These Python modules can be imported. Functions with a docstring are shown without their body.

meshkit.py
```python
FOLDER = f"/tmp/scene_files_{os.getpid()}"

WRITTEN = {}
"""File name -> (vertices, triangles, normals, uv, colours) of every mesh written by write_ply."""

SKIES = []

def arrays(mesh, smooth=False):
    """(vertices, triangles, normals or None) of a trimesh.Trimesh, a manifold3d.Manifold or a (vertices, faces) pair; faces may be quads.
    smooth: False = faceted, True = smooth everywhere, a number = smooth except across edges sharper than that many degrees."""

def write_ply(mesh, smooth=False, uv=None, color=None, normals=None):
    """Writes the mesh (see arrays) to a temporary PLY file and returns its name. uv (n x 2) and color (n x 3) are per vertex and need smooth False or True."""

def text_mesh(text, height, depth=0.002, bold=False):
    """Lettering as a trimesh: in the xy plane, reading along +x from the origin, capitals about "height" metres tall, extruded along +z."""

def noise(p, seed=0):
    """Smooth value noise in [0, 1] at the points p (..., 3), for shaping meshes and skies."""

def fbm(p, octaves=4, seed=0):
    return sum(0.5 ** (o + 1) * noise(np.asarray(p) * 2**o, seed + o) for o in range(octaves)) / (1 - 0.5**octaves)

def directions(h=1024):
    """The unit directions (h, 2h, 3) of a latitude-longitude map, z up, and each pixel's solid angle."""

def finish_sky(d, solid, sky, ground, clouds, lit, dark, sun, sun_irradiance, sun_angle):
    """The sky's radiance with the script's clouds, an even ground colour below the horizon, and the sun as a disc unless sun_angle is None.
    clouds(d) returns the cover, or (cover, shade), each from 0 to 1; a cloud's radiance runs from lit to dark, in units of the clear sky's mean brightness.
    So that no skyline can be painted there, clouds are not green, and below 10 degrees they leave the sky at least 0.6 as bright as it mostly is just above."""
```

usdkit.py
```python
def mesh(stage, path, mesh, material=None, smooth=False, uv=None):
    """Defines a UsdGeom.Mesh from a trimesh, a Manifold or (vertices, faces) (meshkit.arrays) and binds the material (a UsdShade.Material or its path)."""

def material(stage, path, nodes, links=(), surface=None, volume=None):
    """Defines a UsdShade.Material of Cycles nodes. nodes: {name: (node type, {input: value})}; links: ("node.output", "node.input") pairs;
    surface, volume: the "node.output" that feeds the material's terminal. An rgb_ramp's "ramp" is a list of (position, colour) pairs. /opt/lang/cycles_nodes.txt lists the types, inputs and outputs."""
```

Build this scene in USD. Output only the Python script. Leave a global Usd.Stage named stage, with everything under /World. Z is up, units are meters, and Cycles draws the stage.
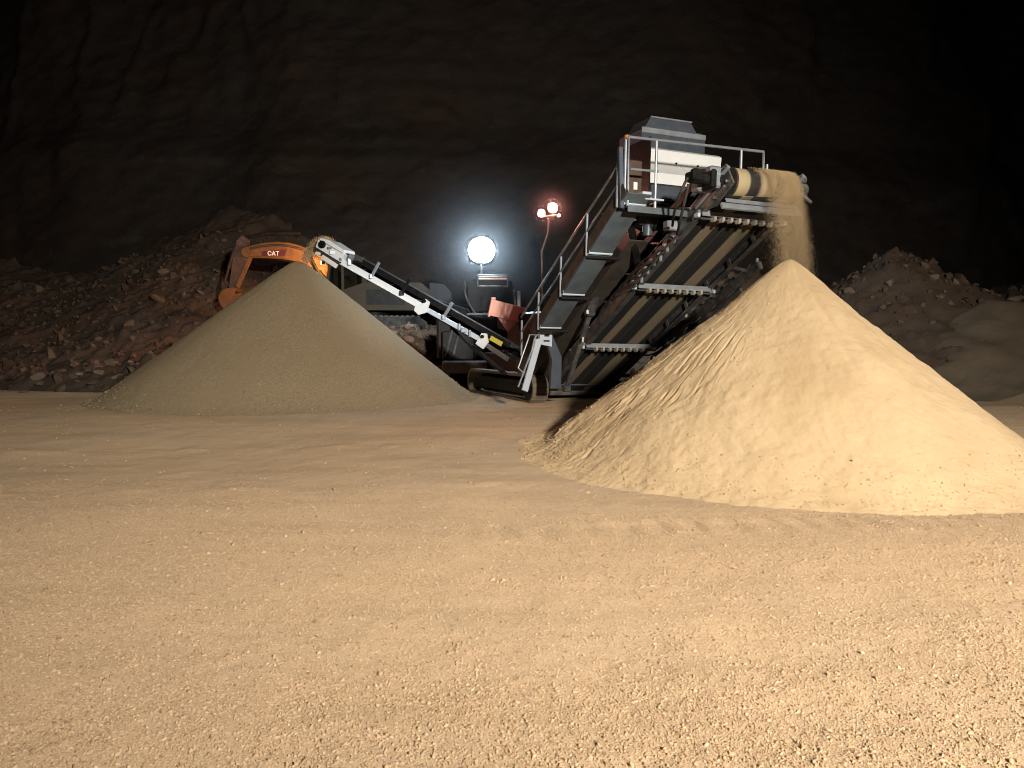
import math
import numpy as np, trimesh, usdkit, meshkit
from meshkit import fbm, noise
from pxr import Usd, UsdGeom, UsdLux, UsdShade, Gf, Sdf, Vt
from shapely.geometry import Polygon

stage = Usd.Stage.CreateInMemory()
UsdGeom.SetStageUpAxis(stage, UsdGeom.Tokens.z)
UsdGeom.SetStageMetersPerUnit(stage, 1.0)
UsdGeom.Xform.Define(stage, '/World')
UsdGeom.Scope.Define(stage, '/World/Looks')
PI = math.pi
rng = np.random.default_rng(7)
A = np.array

# ------------------------------------------------------------------ camera
CAM_H, PITCH = 1.6, math.degrees(math.atan(44 / 780))
cam = UsdGeom.Camera.Define(stage, '/World/camera')
cam.CreateHorizontalApertureAttr(36.0); cam.CreateVerticalApertureAttr(27.0)
cam.CreateFocalLengthAttr(36.0 * 780 / 1024)
cam.CreateClippingRangeAttr(Gf.Vec2f(0.05, 500))
cam.CreateExposureAttr(0.0)
cam.AddTranslateOp().Set(Gf.Vec3d(0, 0, CAM_H)); cam.AddRotateXOp().Set(90 - PITCH)

# ------------------------------------------------------------------ night sky, faint moon
SKY_EL, SKY_ROT = math.radians(38), math.radians(150)
sky_mat = usdkit.material(stage, '/World/Looks/night_sky', {
    's': ('sky_texture', {'sky_type': 'single_scattering', 'sun_disc': False, 'sun_elevation': SKY_EL, 'sun_rotation': SKY_ROT}),
    'b': ('background_shader', {'strength': 0.00010})}, [('s.color', 'b.color')], surface='b.background')
dome = UsdLux.DomeLight.Define(stage, '/World/sky')
UsdShade.MaterialBindingAPI.Apply(dome.GetPrim()).Bind(sky_mat)
dome.GetPrim().SetCustomDataByKey('kind', 'structure')
moon = UsdLux.DistantLight.Define(stage, '/World/moon')
moon.CreateNormalizeAttr(True); moon.CreateIntensityAttr(0.0012); moon.CreateAngleAttr(0.5); moon.CreateColorAttr(Gf.Vec3f(0.75, 0.85, 1))
sd = A([math.cos(SKY_EL) * math.sin(SKY_ROT), math.cos(SKY_EL) * math.cos(SKY_ROT), math.sin(SKY_EL)])


def aim(prim, eye, direction):
    z = -A(direction, float); z /= np.linalg.norm(z)
    x = np.cross([0, 0, 1.0], z); x /= np.linalg.norm(x); y = np.cross(z, x)
    m = Gf.Matrix4d(*[float(v) for r in (np.r_[x, 0], np.r_[y, 0], np.r_[z, 0], np.r_[A(eye, float), 1]) for v in r])
    UsdGeom.Xformable(prim).AddTransformOp().Set(m)


aim(moon, (0, 0, 0), -sd)

# ------------------------------------------------------------------ flood lamp of the lighting tower right behind the camera, and an added spot
TOWER = A([5.3, -5.6, 0.0])


def spot(name, eye, target, color, power, cone, soft, radius=0.12):
    l = UsdLux.SphereLight.Define(stage, '/World/lighting_tower/' + name)
    l.CreateRadiusAttr(radius); l.CreateIntensityAttr(power); l.CreateColorAttr(Gf.Vec3f(*color)); l.CreateNormalizeAttr(True)
    s = UsdLux.ShapingAPI.Apply(l.GetPrim()); s.CreateShapingConeAngleAttr(cone); s.CreateShapingConeSoftnessAttr(soft)
    aim(l, eye, A(target) - A(eye))


KEY, COOL = 5700.0, 5600.0
UsdGeom.Xform.Define(stage, '/World/lighting_tower')
spot('flood_lamp', TOWER + [0, 0.25, 5.0], (0.4, 14.5, 2.2), (1.0, 0.93, 0.825), KEY, 43, 0.95, 0.4)
spot('flood_lamp_001', TOWER + [-0.5, 0.25, 5.05], (-1.6, 17.4, 3.5), (0.80, 0.90, 1.0), COOL, 7.0, 0.9)  # narrow cool spot added to whiten the side conveyor and miss the pile


# ------------------------------------------------------------------ materials
def mat(name, col, rough=0.6, metal=0.0, dust=0.0, dustcol=(0.36, 0.28, 0.18), var=0.25, vscale=2.0, bump=0.0, bscale=30.0, col2=None, up_dust=0.0, spec=0.5):
    c2 = col2 if col2 is not None else tuple(c * (1 - var) for c in col)
    n = {'g': ('geometry', {}), 'n1': ('noise_texture', {'scale': vscale, 'detail': 5.0, 'roughness': 0.6}),
         'r1': ('map_range', {'from_min': 0.35, 'from_max': 0.65, 'clamp': True}),
         'm1': ('mix', {'color1': tuple(col), 'color2': tuple(c2)}),
         'p': ('principled_bsdf', {'roughness': rough, 'metallic': metal, 'specular_ior_level': spec})}
    l = [('g.position', 'n1.vector'), ('n1.fac', 'r1.value'), ('r1.result', 'm1.fac')]
    out = 'm1.color'
    if dust or up_dust:
        n['n2'] = ('noise_texture', {'scale': 5.5, 'detail': 6.0, 'roughness': 0.7})
        n['r2'] = ('map_range', {'from_min': 0.42, 'from_max': 0.75, 'to_min': 0.0, 'to_max': float(dust), 'clamp': True})
        n['sx'] = ('separate_xyz', {}); n['ru'] = ('map_range', {'from_min': 0.2, 'from_max': 0.9, 'to_min': 0.0, 'to_max': float(up_dust), 'clamp': True})
        n['add'] = ('math', {'math_type': 'add', 'use_clamp': True}); n['m2'] = ('mix', {'color2': tuple(dustcol)})
        l += [('g.position', 'n2.vector'), ('n2.fac', 'r2.value'), ('g.normal', 'sx.vector'), ('sx.z', 'ru.value'), ('r2.result', 'add.value1'),
              ('ru.result', 'add.value2'), ('add.value', 'm2.fac'), (out, 'm2.color1')]
        out = 'm2.color'
    l.append((out, 'p.base_color'))
    if bump:
        n['nb'] = ('noise_texture', {'scale': bscale, 'detail': 4.0, 'roughness': 0.7})
        n['b'] = ('bump', {'strength': bump, 'distance': 0.02})
        l += [('g.position', 'nb.vector'), ('nb.fac', 'b.height'), ('b.normal', 'p.normal')]
    return usdkit.material(stage, '/World/Looks/' + name, n, l, surface='p.BSDF')


def emit(name, col, strength):
    return usdkit.material(stage, '/World/Looks/' + name, {'e': ('emission', {'color': col, 'strength': strength})}, [], surface='e.emission')


def warm(c, g=0.94, b=0.85):
    return (c[0], c[1] * g, c[2] * b)


def sandy(name, c1, c2, c3, patch, grain, gb, gd=0.012, lump=6.0, lb=0.4, damp=None, mixk=0.55, streak=None):
    """sand and grit: broad patches, speckle of grains, relief of grains and lumps"""
    c1, c2, c3 = warm(c1), warm(c2), warm(c3); damp = damp and warm(damp); streak = streak and warm(streak)
    if streak:
        sn = {'ms': ('mapping', {'scale': (0.22, 1.3, 1.0), 'rotation': (0, 0, 0.06)}), 'ns': ('noise_texture', {'scale': 1.6, 'detail': 5.0, 'roughness': 0.6}),
              'rs': ('map_range', {'from_min': 0.45, 'from_max': 0.68, 'to_min': 0.0, 'to_max': 0.75, 'clamp': True}), 'mk': ('mix', {'color2': streak})}
        sl = [('g.position', 'ms.vector'), ('ms.vector', 'ns.vector'), ('ns.fac', 'rs.value'), ('rs.result', 'mk.fac'), ('m1.color', 'mk.color1'), ('mk.color', 'm2.color1')]
    else: sn, sl = {}, [('m1.color', 'm2.color1')]
    dn = {'at': ('attribute', {'attribute': 'damp'}), 'md': ('mix', {'color2': damp})} if damp else {}
    dl = [('at.fac', 'md.fac'), ('m2.color', 'md.color1'), ('md.color', 'p.base_color')] if damp else [('m2.color', 'p.base_color')]
    return usdkit.material(stage, '/World/Looks/' + name, {**dn, **sn,
        'g': ('geometry', {}),
        'n1': ('noise_texture', {'scale': patch, 'detail': 6.0, 'roughness': 0.62, 'distortion': 0.4}),
        'r1': ('map_range', {'from_min': 0.36, 'from_max': 0.66, 'clamp': True}),
        'n2': ('noise_texture', {'scale': grain, 'detail': 3.0, 'roughness': 0.75}),
        'r2': ('map_range', {'from_min': 0.38, 'from_max': 0.72, 'clamp': True}),
        'm1': ('mix', {'color1': c1, 'color2': c2}),
        'm2': ('mix', {'color2': c3}),
        'sp': ('math', {'math_type': 'multiply', 'value2': mixk}),
        'nl': ('noise_texture', {'scale': lump, 'detail': 4.0, 'roughness': 0.6}),
        'b1': ('bump', {'strength': lb, 'distance': 0.06}),
        'b2': ('bump', {'strength': gb, 'distance': gd}),
        'p': ('principled_bsdf', {'roughness': 0.95, 'specular_ior_level': 0.15, 'diffuse_roughness': 0.4})},
        [('g.position', 'n1.vector'), ('n1.fac', 'r1.value'), ('r1.result', 'm1.fac'), ('g.position', 'n2.vector'), ('n2.fac', 'r2.value'), ('r2.result', 'sp.value1'),
         ('sp.value', 'm2.fac'), ('g.position', 'nl.vector'), ('nl.fac', 'b1.height'),
         ('n2.fac', 'b2.height'), ('b1.normal', 'b2.normal'), ('b2.normal', 'p.normal')] + dl + sl, surface='p.BSDF')


M = {}
M['ground'] = sandy('yard_ground', (0.565, 0.433, 0.300), (0.485, 0.385, 0.280), (0.29, 0.20, 0.12), 0.7, 74.0, 0.5, lump=9.0, lb=0.16, mixk=0.72, streak=(0.40, 0.315, 0.215))  # dark gaps between the grains are put into the speckle colour
M['sand'] = sandy('tan_sand', (0.62, 0.49, 0.325), (0.57, 0.44, 0.285), (0.45, 0.335, 0.205), 1.3, 110.0, 0.5, 0.008, 14.0, 0.22, damp=(0.48, 0.36, 0.22))
M['grit'] = sandy('grey_grit', (0.385, 0.315, 0.215), (0.345, 0.285, 0.19), (0.15, 0.12, 0.08), 0.7, 30.0, 0.7, 0.02, 12.0, 0.15, damp=(0.31, 0.25, 0.165), mixk=0.75)
M['grain'] = mat('falling_grain', (0.52, 0.37, 0.20), 0.95, var=0.2)
M['scree'] = mat('scree_rubble', (0.090, 0.069, 0.048), 0.95, col2=(0.105, 0.055, 0.031), vscale=0.28, bump=0.9, bscale=7.0, dust=0.4, dustcol=(0.16, 0.13, 0.095))
M['earth'] = mat('brown_earth', (0.180, 0.138, 0.086), 0.95, col2=(0.150, 0.105, 0.064), vscale=0.8, bump=0.9, bscale=9.0, dust=0.4, dustcol=(0.15, 0.12, 0.085))
M['rock'] = mat('broken_rock', (0.24, 0.18, 0.13), 0.9, col2=(0.15, 0.09, 0.06), vscale=1.7, bump=0.5, bscale=18.0)
M['frame'] = mat('dark_grey_paint', (0.055, 0.061, 0.070), 0.45, dust=0.45, var=0.3, up_dust=0.35)
M['black'] = mat('black_paint', (0.006, 0.0064, 0.0075), 0.55, dust=0.05, var=0.3, up_dust=0.06, spec=0.2)
M['blue'] = mat('slate_blue_paint', (0.060, 0.074, 0.096), 0.4, dust=0.12, var=0.15, up_dust=0.10)
M['white'] = mat('white_paint', (0.80, 0.80, 0.78), 0.38, dust=0.10, var=0.06, up_dust=0.05)
M['pale'] = mat('pale_blue_paint', (0.55, 0.61, 0.68), 0.4, dust=0.10, var=0.1)
M['galv'] = mat('galvanised_steel', (0.34, 0.37, 0.40), 0.42, metal=0.35, dust=0.16, var=0.25, vscale=6.0)
M['plate'] = mat('grey_chequer_plate', (0.135, 0.162, 0.176), 0.45, metal=0.2, dust=0.15, dustcol=(0.25, 0.21, 0.15), var=0.3, vscale=4.0)
M['chrome'] = mat('bright_steel', (0.55, 0.56, 0.57), 0.22, metal=0.9, var=0.1)
M['rubber'] = mat('black_rubber', (0.020, 0.019, 0.018), 0.8, dust=0.2, var=0.2)
M['track'] = mat('dusty_track', (0.20, 0.16, 0.11), 0.85, dust=0.35, dustcol=(0.30, 0.23, 0.145), var=0.35, vscale=8.0)
M['dusty'] = mat('dusty_steel', (0.05, 0.042, 0.034), 0.7, dust=0.4, dustcol=(0.12, 0.095, 0.06), var=0.4, vscale=3.0)
M['roller'] = mat('dusty_grey_rubber', (0.40, 0.36, 0.29), 0.6, dust=0.3, var=0.3, vscale=8.0)
M['red'] = mat('salmon_red_paint', (0.95, 0.46, 0.35), 0.5, dust=0.05, var=0.12, up_dust=0.1)
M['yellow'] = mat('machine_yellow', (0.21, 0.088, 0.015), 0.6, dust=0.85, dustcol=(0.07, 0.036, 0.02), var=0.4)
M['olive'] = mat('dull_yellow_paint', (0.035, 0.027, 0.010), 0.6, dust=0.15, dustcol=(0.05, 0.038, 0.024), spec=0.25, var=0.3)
M['brown'] = mat('rusty_brown_paint', (0.075, 0.04, 0.026), 0.7, dust=0.2, var=0.3)
M['maroon'] = mat('maroon_sticker', (0.085, 0.012, 0.012), 0.5, var=0.1)
M['lettering'] = mat('white_lettering', (0.8, 0.8, 0.76), 0.5, var=0.05)
M['amber'] = mat('amber_plastic', (0.75, 0.30, 0.03), 0.3, var=0.1)
M['sticker_yellow'] = mat('yellow_sticker', (0.55, 0.45, 0.06), 0.5, var=0.1)
M['glass'] = usdkit.material(stage, '/World/Looks/cab_glass', {'t': ('transparent_bsdf', {'color': (0.55, 0.6, 0.6)}), 'gl': ('glossy_bsdf', {'roughness': 0.05}), 'f': ('fresnel', {'IOR': 1.5}), 'm': ('mix_closure', {})},
                             [('f.fac', 'm.fac'), ('t.BSDF', 'm.closure1'), ('gl.BSDF', 'm.closure2')], surface='m.closure')
M['lamp_white'] = emit('white_flood_lens', (0.66, 0.84, 1.0), 170.0)
M['lamp_red'] = emit('red_work_lens', (1.0, 0.32, 0.24), 330.0)
M['lamp_orange'] = emit('orange_work_lens', (1.0, 0.45, 0.12), 3000.0)
M['lamp_tower'] = emit('tower_lens', (1.0, 0.92, 0.8), 5.0)
# belt rubber with dusty stripes left by the scrapers (across x of the machine)
K, DK, TN, LN = (0.016, 0.015, 0.014), (0.035, 0.03, 0.024), (0.30, 0.235, 0.145), (0.10, 0.085, 0.06)


def belt_material(name, stops):
    return usdkit.material(stage, '/World/Looks/' + name, {
        'tc': ('texture_coordinate', {}), 'sx': ('separate_xyz', {}), 'mp': ('mapping', {'scale': (9.0, 0.8, 0.8)}), 'n': ('noise_texture', {'scale': 2.0, 'detail': 5.0}),
        'w': ('math', {'math_type': 'multiply_add', 'value2': 0.035, 'value3': -0.0175}), 'ad': ('math', {'math_type': 'add'}),
        'mr': ('map_range', {'from_min': -0.65, 'from_max': 0.65, 'clamp': True}), 'rp': ('rgb_ramp', {'ramp': stops}),
        'mx': ('mix', {'mix_type': 'multiply', 'fac': 0.55}), 'p': ('principled_bsdf', {'roughness': 0.8})},
        [('tc.object', 'sx.vector'), ('tc.object', 'mp.vector'), ('mp.vector', 'n.vector'), ('n.fac', 'w.value1'), ('sx.x', 'ad.value1'), ('w.value', 'ad.value2'), ('ad.value', 'mr.value'),
         ('mr.result', 'rp.fac'), ('rp.color', 'mx.color1'), ('n.color', 'mx.color2'), ('mx.color', 'p.base_color')], surface='p.BSDF')


def st(*pairs):
    return [((x + 0.65) / 1.3, c) for x, c in pairs]


M['belt'] = belt_material('striped_belt', st((-0.65, K), (-0.43, K), (-0.41, TN), (-0.23, TN), (-0.21, DK), (-0.06, K), (-0.045, LN), (-0.03, K), (0.20, K), (0.23, TN), (0.46, TN), (0.49, DK), (0.65, K)))
SD = (0.56, 0.42, 0.25)
M['drum'] = belt_material('sandy_drum', st((-0.65, SD), (-0.40, SD), (-0.36, DK), (-0.20, K), (-0.12, SD), (0.06, SD), (0.12, LN), (0.24, LN), (0.30, SD), (0.65, SD)))


# ------------------------------------------------------------------ geometry helpers
def unit(v):
    v = A(v, float); return v / np.linalg.norm(v)


def cat(*ms):
    flat = []
    for m in ms: flat += m if isinstance(m, list) else [m]
    return trimesh.util.concatenate(flat)


def frame(axis, up=(0, 0, 1)):
    z = unit(axis); u = A(up, float)
    if abs(z @ unit(u)) > 0.98: u = A([0, 1.0, 0]) if abs(z[1]) < 0.9 else A([1.0, 0, 0])
    x = unit(np.cross(u, z)); return x, np.cross(z, x), z


def box(c, s, bev=0.012, rot=None):
    s = A(s, float) / 2; b = min(bev, s.min() * 0.6); pts = []
    for sg in np.ndindex(2, 2, 2):
        g = A(sg) * 2 - 1
        for k in range(3):
            p = s - b; p[k] = s[k]; pts.append(g * p)
    m = trimesh.Trimesh(A(pts)).convex_hull
    v = m.vertices if rot is None else m.vertices @ A(rot).T
    return trimesh.Trimesh(v + A(c, float), m.faces, process=False)


def beam(p0, p1, w, h, up=(0, 0, 1), bev=0.008):
    p0, p1 = A(p0, float), A(p1, float); x, y, z = frame(p1 - p0, up)
    return box((p0 + p1) / 2, (w, h, np.linalg.norm(p1 - p0)), bev, np.stack([x, y, z], 1))


def cyl(p0, p1, r, n=20, r1=None):
    p0, p1 = A(p0, float), A(p1, float); x, y, z = frame(p1 - p0); a = np.arange(n) * 2 * PI / n
    ring = np.cos(a)[:, None] * x + np.sin(a)[:, None] * y; r1 = r if r1 is None else r1
    v = np.vstack([p0 + ring * r, p1 + ring * r1, [p0], [p1]]); i = np.arange(n); j = (i + 1) % n
    f = np.vstack([np.c_[i, j, j + n], np.c_[i, j + n, i + n], np.c_[j, i, np.full(n, 2 * n)], np.c_[i + n, j + n, np.full(n, 2 * n + 1)]])
    return trimesh.Trimesh(v, f, process=False)


def tube(pts, r, n=8):
    p = A(pts, float); t = np.gradient(p, axis=0); t /= np.linalg.norm(t, axis=1, keepdims=True)
    x, y, _ = frame(t[0]); rows = []; a = np.arange(n) * 2 * PI / n
    for k in range(len(p)):
        x = unit(x - (x @ t[k]) * t[k]); y = np.cross(t[k], x)
        rows.append(p[k] + r * (np.cos(a)[:, None] * x + np.sin(a)[:, None] * y))
    m = len(p); v = np.vstack(rows + [p[:1], p[-1:]]); f = []
    for k in range(m - 1):
        for i in range(n):
            j = (i + 1) % n; f += [[k * n + i, k * n + j, (k + 1) * n + j], [k * n + i, (k + 1) * n + j, (k + 1) * n + i]]
    for i in range(n):
        j = (i + 1) % n; f += [[j, i, m * n], [(m - 1) * n + i, (m - 1) * n + j, m * n + 1]]
    return trimesh.Trimesh(v, A(f), process=False)


def bez(*c, n=14):
    c = A(c, float); t = np.linspace(0, 1, n)[:, None]; k = len(c) - 1
    return sum(math.comb(k, i) * t**i * (1 - t)**(k - i) * c[i] for i in range(k + 1))


def prism(poly, th, o, u, v, bev=0):
    """polygon (in u, v about o) with thickness th, centred"""
    m = trimesh.creation.extrude_polygon(Polygon(poly), th, engine='earcut'); u, v = unit(u), unit(v); w = np.cross(u, v)
    p = m.vertices - [0, 0, th / 2]
    return trimesh.Trimesh(A(o, float) + p[:, :1] * u + p[:, 1:2] * v + p[:, 2:] * w, m.faces, process=False)


def ball(c, r, sub=2, s=(1, 1, 1)):
    m = trimesh.creation.icosphere(sub, r); m.vertices = m.vertices * A(s) + A(c); return m


used = {}


def numbered(path):
    k = used.get(path, -1) + 1; used[path] = k
    return path if k == 0 else f'{path}_{k:03d}'


def obj(name, mesh, m, parent=None, smooth=35, label=None, kind=None):
    path = numbered((str(parent.GetPath()) if parent is not None else '/World') + '/' + name)
    p = usdkit.mesh(stage, path, mesh, M[m] if isinstance(m, str) else m, smooth=smooth).GetPrim()
    if label: p.SetCustomDataByKey('label', label)
    if kind: p.SetCustomDataByKey('kind', kind)
    return p


def tag(p, label, category=None, group=None, kind=None):
    for k, v in dict(label=label, category=category, group=group, kind=kind).items():
        if v: p.SetCustomDataByKey(k, v)
    return p


def thing(name, label, category, mtx=None, loc=None, rotz=0, group=None):
    x = UsdGeom.Xform.Define(stage, numbered('/World/' + name))
    if mtx is not None: x.AddTransformOp().Set(mtx)
    elif loc is not None: x.AddTranslateOp().Set(Gf.Vec3d(*map(float, loc))); x.AddRotateZOp().Set(rotz)
    return tag(x.GetPrim(), label, category, group)


def grid_mesh(X, Y, Z):
    h, w = X.shape; i = np.arange(h * w).reshape(h, w); a, b, c, d = i[:-1, :-1].ravel(), i[:-1, 1:].ravel(), i[1:, 1:].ravel(), i[1:, :-1].ravel()
    return trimesh.Trimesh(np.c_[X.ravel(), Y.ravel(), Z.ravel()], np.vstack([np.c_[a, b, c], np.c_[a, c, d]]), process=False)


def sstep(a, b, x):
    t = np.clip((x - a) / (b - a), 0, 1); return t * t * (3 - 2 * t)


def P3(x, y, s, z=0.0):
    return np.stack([np.asarray(x) * s, np.asarray(y) * s, np.zeros_like(np.asarray(x) * s) + z], -1)


# ------------------------------------------------------------------ ground
def ground_h(x, y):
    x, y = np.asarray(x, float), np.asarray(y, float)
    h = 0.25 * sstep(9.3, 14.5, y)
    h = h + 0.07 * (fbm(P3(x, y, 0.45), 3, 3) - 0.5) * sstep(2, 6, y) + 0.035 * (fbm(P3(x, y, 1.7), 3, 5) - 0.5)
    h = h + 0.013 * (fbm(P3(x, y, 5.0), 3, 9) - 0.5) + 0.005 * (noise(P3(x, y, 24.0), 11) - 0.5)
    # windrow and the lug prints of a loader's tyre along it
    yc = 6.35 + 0.16 * np.sin(x * 0.55 + 0.8) + 0.05 * x
    on = sstep(-1.2, 0.6, x)
    h = h + 0.009 * np.exp(-((y - yc - 0.22) / 0.12)**2) * (0.5 + noise(P3(x, y, 2.5), 21)) * (0.35 + on)
    lug = np.clip(np.sin((x + 0.35 * y + 0.25 * noise(P3(x, y, 1.3), 8)) * 2 * PI / 0.31) * 1.8, -1, 1)
    h = h + 0.014 * lug * np.exp(-((y - yc) / 0.20)**4) * on * (0.3 + noise(P3(x, y, 1.1), 31))
    for y0, sl, am, ph, hh in ((8.55, 0.02, 0.35, 0.0, 0.020), (10.6, -0.05, 0.5, 1.7, 0.022), (5.15, 0.03, 0.2, 0.6, 0.010)):   # low windrows left by a blade, broken into clods
        d = y - (y0 + sl * x + am * np.sin(0.33 * x + ph) + 0.25 * (noise(P3(x, y, 0.9), 51) - 0.5))
        h = h + hh * np.exp(-(d / 0.16)**2) * np.clip(2.2 * noise(P3(x, y, 3.5), 53) - 0.7, 0, 1) * np.clip(2 * noise(P3(x, y, 0.4), 55) - 0.4, 0, 1)
    return h


xs = np.unique(np.r_[np.linspace(-90, -12, 60), np.arange(-12, -5, 0.09), np.arange(-5, 7, 0.03), np.arange(7, 12, 0.09), np.linspace(12, 90, 60)])
ys = np.unique(np.r_[np.linspace(-40, 2.2, 50), np.arange(2.2, 8.5, 0.02), np.arange(8.5, 13, 0.04), np.arange(13, 22, 0.12), np.linspace(22, 60, 40)])
X, Y = np.meshgrid(xs, ys)
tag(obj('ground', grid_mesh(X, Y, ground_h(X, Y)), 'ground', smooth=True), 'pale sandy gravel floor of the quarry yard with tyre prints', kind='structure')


# loose gravel lying on the near ground
def pebble(seed, sub=1):
    m = trimesh.creation.icosphere(sub, 1.0); r = np.random.default_rng(seed)
    v = m.vertices; 
    for _ in range(5):
        d = unit(r.normal(size=3)); k = r.uniform(0.35, 0.75); q = v @ d; v = v - np.clip(q - k, 0, None)[:, None] * d
    return trimesh.Trimesh(v * r.uniform([0.8, 0.6, 0.45], [1.2, 0.95, 0.75]), m.faces, process=False)


def stone_material(name, ramp):
    return usdkit.material(stage, '/World/Looks/' + name, {'o': ('object_info', {}), 'rp': ('rgb_ramp', {'ramp': [warm(c) for c in ramp]}), 'p': ('principled_bsdf', {'roughness': 0.9, 'specular_ior_level': 0.2})},
                           [('o.random', 'rp.fac'), ('rp.color', 'p.base_color')], surface='p.BSDF')


M['stones'] = stone_material('gravel_chips', [(0.455, 0.340, 0.228), (0.505, 0.380, 0.256), (0.415, 0.303, 0.195), (0.545, 0.425, 0.30), (0.465, 0.341, 0.226), (0.27, 0.185, 0.115), (0.52, 0.382, 0.25)])
M['crumb'] = stone_material('sand_crumbs', [(0.55, 0.42, 0.26), (0.48, 0.36, 0.215), (0.58, 0.45, 0.285)])
M['grit_stone'] = stone_material('grit_stones', [(0.36, 0.295, 0.2), (0.28, 0.23, 0.155), (0.42, 0.35, 0.245)])
M['rubble_stones'] = stone_material('rubble_blocks', [(0.12, 0.09, 0.066), (0.10, 0.06, 0.04), (0.16, 0.13, 0.095), (0.085, 0.065, 0.05), (0.12, 0.08, 0.055)])


def scatter(name, label, pos, size, material, protos, seed, tilt=True):
    r = np.random.default_rng(seed); n = len(pos)
    pi = UsdGeom.PointInstancer.Define(stage, numbered('/World/' + name)); path = str(pi.GetPath()); rel = pi.CreatePrototypesRel()
    UsdGeom.Scope.Define(stage, path + '/Prototypes')
    for k, m in enumerate(protos):
        g = usdkit.mesh(stage, f'{path}/Prototypes/stone_{k:03d}', m, M[material], smooth=False); rel.AddTarget(g.GetPath())
    q = r.normal(size=(n, 4)); q /= np.linalg.norm(q, axis=1, keepdims=True)
    if not tilt:
        a = r.uniform(0, 2 * PI, n); q = np.c_[np.cos(a / 2), r.normal(0, 0.12, n), r.normal(0, 0.12, n), np.sin(a / 2)]; q /= np.linalg.norm(q, axis=1, keepdims=True)
    pi.CreatePositionsAttr(Vt.Vec3fArray.FromNumpy(pos.astype(np.float32)))
    pi.CreateProtoIndicesAttr(Vt.IntArray.FromNumpy(r.integers(0, len(protos), n).astype(np.int32)))
    pi.CreateOrientationsAttr(Vt.QuathArray([Gf.Quath(*map(float, x)) for x in q]))
    pi.CreateScalesAttr(Vt.Vec3fArray.FromNumpy(np.repeat(size[:, None], 3, 1).astype(np.float32)))
    return tag(pi.GetPrim(), label, kind='stuff')


N = 330000
gy = 2.5 + 7.5 * rng.random(N * 2)**1.1
gx = (rng.random(N * 2) * 2 - 1) * (0.72 * gy + 0.6)
dens = np.clip(0.30 + 1.35 * fbm(P3(gx * 0.6, gy * 1.5, 1.0), 3, 40)**1.5, 0, 1) * sstep(9.8, 6.0, gy)
keep = rng.random(N * 2) < dens
gx, gy = gx[keep], gy[keep]
gs = np.clip(rng.lognormal(math.log(0.0044), 0.42, len(gx)), 0.0022, 0.016)
fy = rng.uniform(5.0, 16.0, 60000); fx = (rng.random(60000) * 2 - 1) * (0.72 * fy + 0.6); k_ = rng.random(60000) < 0.7 * fbm(P3(fx * 0.7, fy * 1.8, 1.0), 3, 44)**2.2 + 0.25 * np.exp(-((fy - 6.6 - 0.035 * fx) / 0.25)**2) * (fx > -0.5)
fs = np.clip(rng.lognormal(math.log(0.0075), 0.5, 60000), 0.003, 0.03)
gx, gy, gs = np.r_[gx, fx[k_]], np.r_[gy, fy[k_]], np.r_[gs, fs[k_]]
scatter('gravel', 'loose pale tan gravel chips scattered over the near ground', np.c_[gx, gy, ground_h(gx, gy) + gs * 0.02], gs, 'stones', [pebble(k) for k in range(8)], 5)


# ------------------------------------------------------------------ the two piles
CRUMBS = []


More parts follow.
